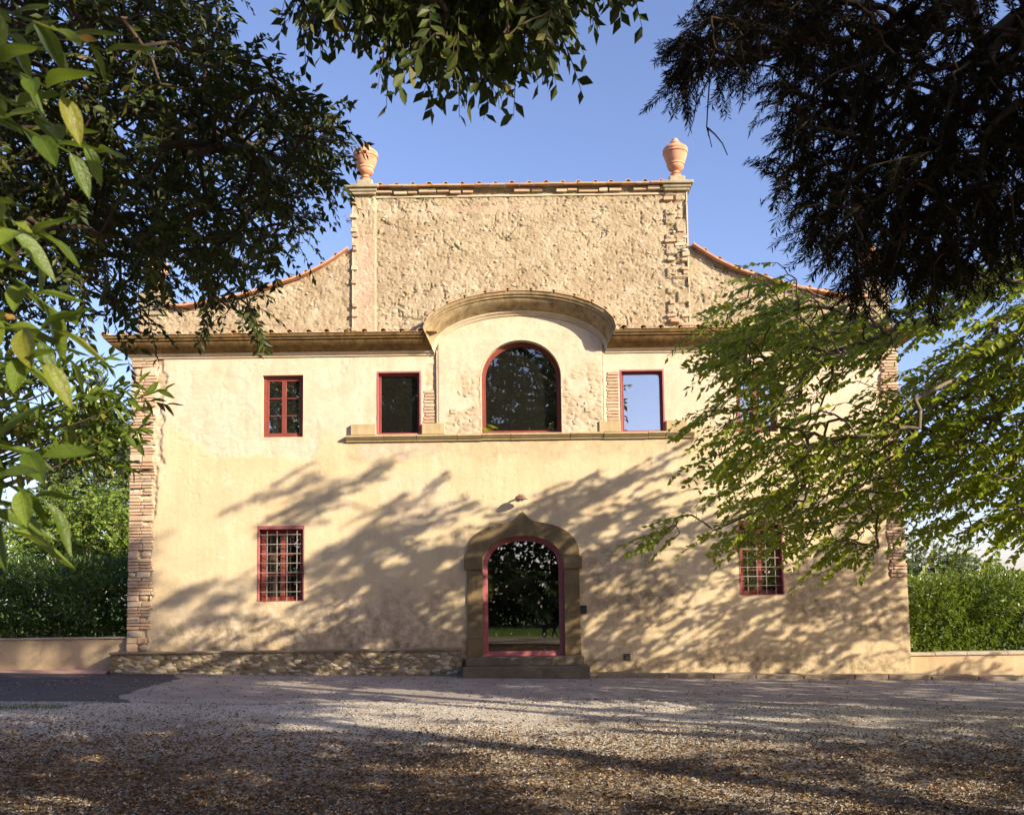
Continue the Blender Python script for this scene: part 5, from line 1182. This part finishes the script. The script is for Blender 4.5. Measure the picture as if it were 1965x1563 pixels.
# close sprays traced from the photograph: start, direction
T_at(-45-80, -20, -18.1, 140, 40, .06, .34, 9); T_at(-45-80, 60, -18.2, 170, 80, .0, .30, 8); T_at(-45-90, 170, -18.1, 160, 60, .05, .30, 8); T_at(-45-90, 300, -18.0, 120, 90, .08, .26, 8)
T_at(-45-90, 400, -18.2, 160, 50, .0, .30, 8); T_at(-45-80, 470, -18.15, 180, 60, .0, .30, 9); T_at(-45-110, 620, -18.2, 170, 10, .0, .28, 8); T_at(-45-80, 700, -18.2, 150, -20, .0, .24, 8)
T_at(-45-90, 830, -18.25, 150, 20, .0, .22, 7); T_at(-45-60, 880, -18.3, 110, 40, .0, .20, 8); T_at(-45-100, 930, -18.3, 130, 40, .0, .18, 7); T_at(-45-60, 120, -17.8, 190, 120, .1, .40, 9); T_at(-45-60, 560, -17.8, 120, 60, .1, .30, 8)
for i in range(2): T_at(-250+r5.uniform(-30, 30), -60+i*62+r5.uniform(-20, 20), -17.6+r5.uniform(-.2, .3), 170, r5.uniform(-10, 90), .1, .42, 9)
laurel('laurel_bush', 'laurel bush close to the viewer with big glossy leaves along the left picture edge', tw, 7, .12, True, .38)
tw = []
for i in range(95):
    px = r5.uniform(-250, 190); py = r5.uniform(700, 900)
    if px > 90 and not (730 < py < 880): continue
    T_at(px, py, r5.uniform(-14.6, -13.2), r5.uniform(30, 90), r5.uniform(-40, 25), r5.uniform(-.3, .3), .45, 12)
for i in range(16): T_at(r5.uniform(110, 165), r5.uniform(760, 885), r5.uniform(-14.2, -13.6), 80, r5.uniform(-35, 15), 0, .40, 12)
laurel('laurel_shrub', 'dense laurel shrub in front of the left corner of the villa with glossy whorled leaves', tw, 8, .115, False, .36)
# ------------------------------------------------------------------ litter and stones on the gravel
r_ = np.random.default_rng(9)
def scatter(n, wfun, y0=-13.6, y1=-.5, x0=-9.5, x1=10):
    out = []
    while sum(len(a) for a in out) < n:
        k = 2*n; x = r_.uniform(x0, x1, k); y = r_.uniform(y0, y1, k); m_ = (np.abs(x) < .60*(y+20)+.6) & (r_.random(k) < wfun(x, y)); out.append(np.stack([x[m_], y[m_]], 1))
    return np.concatenate(out)[:n]
road_y = np.interp
RX = np.array([p[0] for p in road_edge]); RY = np.array([p[1] for p in road_edge])
def onroad(x, y): return y > np.interp(x, RX, RY)
P2 = scatter(42000, lambda x, y: np.clip(np.where(onroad(x, y), .015, .05+.70*sstep(-6.8, -12.5, y+3*(fbm(x, y, .5, 4, 2)-.5))), 0, 1))
n = len(P2); P = np.stack([P2[:, 0], P2[:, 1], gz(P2[:, 0])+.012+r_.random(n)*.012], 1)
D = r_.normal(size=(n, 3))*np.array([1, 1, .16]); D, S, N = frames(D, r_); N = np.cross(D, np.cross(np.array([0, 0, 1.])+.35*r_.normal(size=D.shape), D)); N /= np.linalg.norm(N, axis=1, keepdims=True); S = np.cross(D, N)
TC_ = (LEAF4[0]*np.array([1, 1, 2.8]), LEAF4[1]); V, F = leaf_arrays(P, D, S, N, .044*r_.uniform(.5, 1.4, n), .45, TC_)
MAT['litter'] = leafmat('dead_leaf', [(0, (.06, .035, .017)), (.3, (.13, .078, .036)), (.6, (.22, .14, .07)), (.88, (.33, .25, .16)), (1, (.52, .44, .33))], .12, .8, (.3, .17, .06), .15)
tag(np_obj('leaf_litter', V, F, MAT['litter'], kind='stuff'), 'dry brown leaf litter strewn over the gravel', 'leaf litter')
P2 = scatter(90000, lambda x, y: np.where(onroad(x, y), .02+.5*np.clip(1-(np.interp(x, RX, RY)-y)*-2.2, 0, 1), np.clip(1.1+(-8-y)*.18, .25, 1))*(.2+.8*sstep(.42, .55, fbm(x*.6, y, .7, 5, 12))))
n = len(P2); s = .0046*r_.uniform(.5, 1.9, n)**1.3; OCT = np.array([[1, 0, 0], [0, 1, 0], [-1, 0, 0], [0, -1, 0], [0, 0, .8], [0, 0, -.8]], float); OF = np.array([[0, 1, 4], [1, 2, 4], [2, 3, 4], [3, 0, 4], [1, 0, 5], [2, 1, 5], [3, 2, 5], [0, 3, 5]])
A_ = r_.uniform(0, 6.28, n); O = OCT[None]*(1+r_.uniform(-.35, .35, (n, 6, 3))); ca, sa = np.cos(A_)[:, None], np.sin(A_)[:, None]
O = np.stack([O[..., 0]*ca-O[..., 1]*sa, (O[..., 0]*sa+O[..., 1]*ca), O[..., 2]], -1)*s[:, None, None]
V = O+np.stack([P2[:, 0], P2[:, 1], gz(P2[:, 0])+.003+s*.4], 1)[:, None]
MAT['pebble'] = leafmat('pebble', [(0, (.28, .24, .19)), (.35, (.42, .38, .31)), (.7, (.56, .51, .43)), (1, (.72, .67, .58))], 0, .9, (.3, .3, .3), .1)
tag(np_obj('gravel_stones', V.reshape(-1, 3), (OF[None]+(np.arange(n)*6)[:, None, None]).reshape(-1, 3), MAT['pebble'], kind='stuff'), 'loose limestone gravel on the forecourt', 'gravel')
# grass at the edge of the asphalt, and the meadow rim behind the viewer
def grass(n, fn, L, label):
    P = fn(n); D = r_.normal(size=(n, 3))*.35+np.array([0, 0, 1]); D, S, N = frames(D, r_); V, F = leaf_arrays(P, D, S, N, L*r_.uniform(.5, 1.4, n), .12, LEAF2)
    tag(np_obj('grass', V, F, MAT['leaf_he'], kind='stuff'), label, 'grass')
e0 = G(0, 1356)
grass(3800, lambda n: (lambda x: np.stack([x, e0[1]-.10+r_.normal(size=n)*.13-.25*r_.random(n)*(x < -7.0), gz(x)+0*x], 1))(-13+np.abs(r_.normal(size=n))*0+r_.uniform(0, 1, n)**.8*6.6), .05, 'low grass growing along the edge of the dark asphalt on the left')
grass(26000, lambda n: (lambda x, y: np.stack([x, y, gz(x)], 1))(r_.uniform(-14, 14, n), r_.uniform(-34, -21, n)), .16, 'meadow grass behind the viewer mirrored in the door glass')
# weeds and rubble at the wall foot
n = 900; x = np.where(r_.random(n) < .5, r_.uniform(-8.4, -1, n), r_.uniform(1.6, 12, n)); y = np.where(x < 0, -.34, -.50)-np.abs(r_.normal(size=n))*.06
D = r_.normal(size=(n, 3))*.6+np.array([0, -.2, .8]); D, S, N = frames(D, r_); V, F = leaf_arrays(np.stack([x, y, gz(x)], 1), D, S, N, .05*r_.uniform(.4, 1.3, n), .2, LEAF2)
tag(np_obj('weeds', V, F, MAT['litter'], kind='stuff'), 'dry weeds and leaves along the foot of the villa wall', 'weeds')
# ------------------------------------------------------------------ palms inside the arched window
def palm(x, y, z, label, seed, az0, az1, L=.75):
    r2 = random.Random(seed); t = empty('potted_palm', (x, y, z), label, 'plant')
    mb = MB().lathe([(.14, 0), (.16, .02), (.20, .34), (.215, .36), (.19, .36), (.17, .30)]); mb.build('pot', MAT['terracotta'], t, smooth=True)
    for k in range(9):
        az = az0+(az1-az0)*k/8+r2.uniform(-.15, .15); el = r2.uniform(.5, 1.2); pts_ = []; q = Vector((0, 0, .33)); d = Vector((math.cos(az)*math.cos(el), math.sin(az)*math.cos(el), math.sin(el)))
        V = []; F = []; n_ = 20
        for i in range(n_):
            pts_.append(q.copy()); q += d*L/n_; d = (d+Vector((0, 0, -.085))).normalized()
        mb = MB(); mb.tube(pts_, [.006*(1-.8*i/n_) for i in range(n_)], 4)
        for i in range(4, n_):
            p = pts_[i]; dd = (pts_[i]-pts_[i-1]).normalized(); sd = dd.cross(Vector((0, 0, 1))).normalized()
            for s_ in (-1, 1):
                tip = p+(sd*s_*.75+dd*.7+Vector((0, 0, -.12)))*.26*math.sin(math.pi*min(1, (i-2)/n_)); w_ = dd*.011
                mb.add([p-w_, tip, p+w_, p+Vector((0, 0, .006))], [(0, 1, 3), (3, 1, 2)])
        mb.build('frond', MAT['leaf_lt'], t)
palm(-.80, .62, 4.95, 'small green palm standing inside the arched window at its left corner', 1, -1.6, 1.4); palm(1.30, .62, 4.95, 'small green palm standing inside the arched window at its right corner', 2, 1.7, 4.6)
for x_ in (-.80, 1.30): mb = MB(); mb.box(x_-.2, x_+.2, .42, .82, 4.352, 4.948); tag(mb.build('plinth_table', MAT['wood'], None, bevel=.01), 'low wooden block under the %s palm inside the arched window' % ('left' if x_ < 0 else 'right'), 'table')
# ------------------------------------------------------------------ the dog beside the viewer, seen as a reflection in the door
def dog():
    t = empty('dog', (1.35, -19.6, gz(1.35)), 'black dog walking on the gravel, mirrored in the glass of the front door', 'dog')
    V = [(0, 0, .52), (.24, 0, .53), (.44, 0, .56), (.58, 0, .68), (.68, 0, .74), (.82, 0, .70),       # 0 hip 1 belly 2 chest 3 neck 4 head 5 nose
         (-.14, 0, .53), (-.30, 0, .46), (-.42, 0, .40),                                                # tail
         (-.02, .08, .36), (-.12, .09, .20), (-.05, .09, .03), (.02, .09, .02), (-.04, -.08, .36), (.06, -.09, .22), (-.02, -.09, .04), (.05, -.09, .02),
         (.42, .09, .36), (.50, .09, .20), (.54, .09, .03), (.60, .09, .02), (.42, -.09, .36), (.34, -.09, .20), (.30, -.09, .05), (.35, -.09, .02)]
    E = [(0, 1), (1, 2), (2, 3), (3, 4), (4, 5), (0, 6), (6, 7), (7, 8), (0, 9), (9, 10), (10, 11), (11, 12), (0, 13), (13, 14), (14, 15), (15, 16), (2, 17), (17, 18), (18, 19), (19, 20), (2, 21), (21, 22), (22, 23), (23, 24)]
    R_ = [.125, .115, .15, .085, .095, .04, .04, .025, .012, .075, .035, .026, .025, .075, .035, .026, .025, .06, .034, .027, .027, .06, .034, .027, .027]
    me = bpy.data.meshes.new('body'); me.from_pydata(V, E, []); o = bpy.data.objects.new('body', me); link(o, t); me.materials.append(MAT['black'])
    md = o.modifiers.new('skin', 'SKIN')
    me_sk = me.skin_vertices[0].data if me.skin_vertices else None
    if me_sk is None:
        bpy.context.view_layer.objects.active = o; o.select_set(True); bpy.ops.mesh.customdata_skin_add(); me_sk = me.skin_vertices[0].data
    for v, r in zip(me_sk, R_): v.radius = (r, r)
    me_sk[0].use_root = True; o.modifiers.new('sub', 'SUBSURF').levels = 2; o.modifiers['sub'].render_levels = 2
    for s_ in (-1, 1): mb = MB(); mb.add([(.64, s_*.04, .80), (.70, s_*.045, .80), (.66, s_*.10, .70), (.65, s_*.055, .81)], [(0, 1, 2), (0, 2, 3), (1, 3, 2), (0, 3, 1)]); mb.build('ear', MAT['black'], t)
MAT['black'] = simple('black_coat', (.018, .014, .012), .6, .2, 20, .3)
try: dog()
except Exception as ex: print('dog', ex)
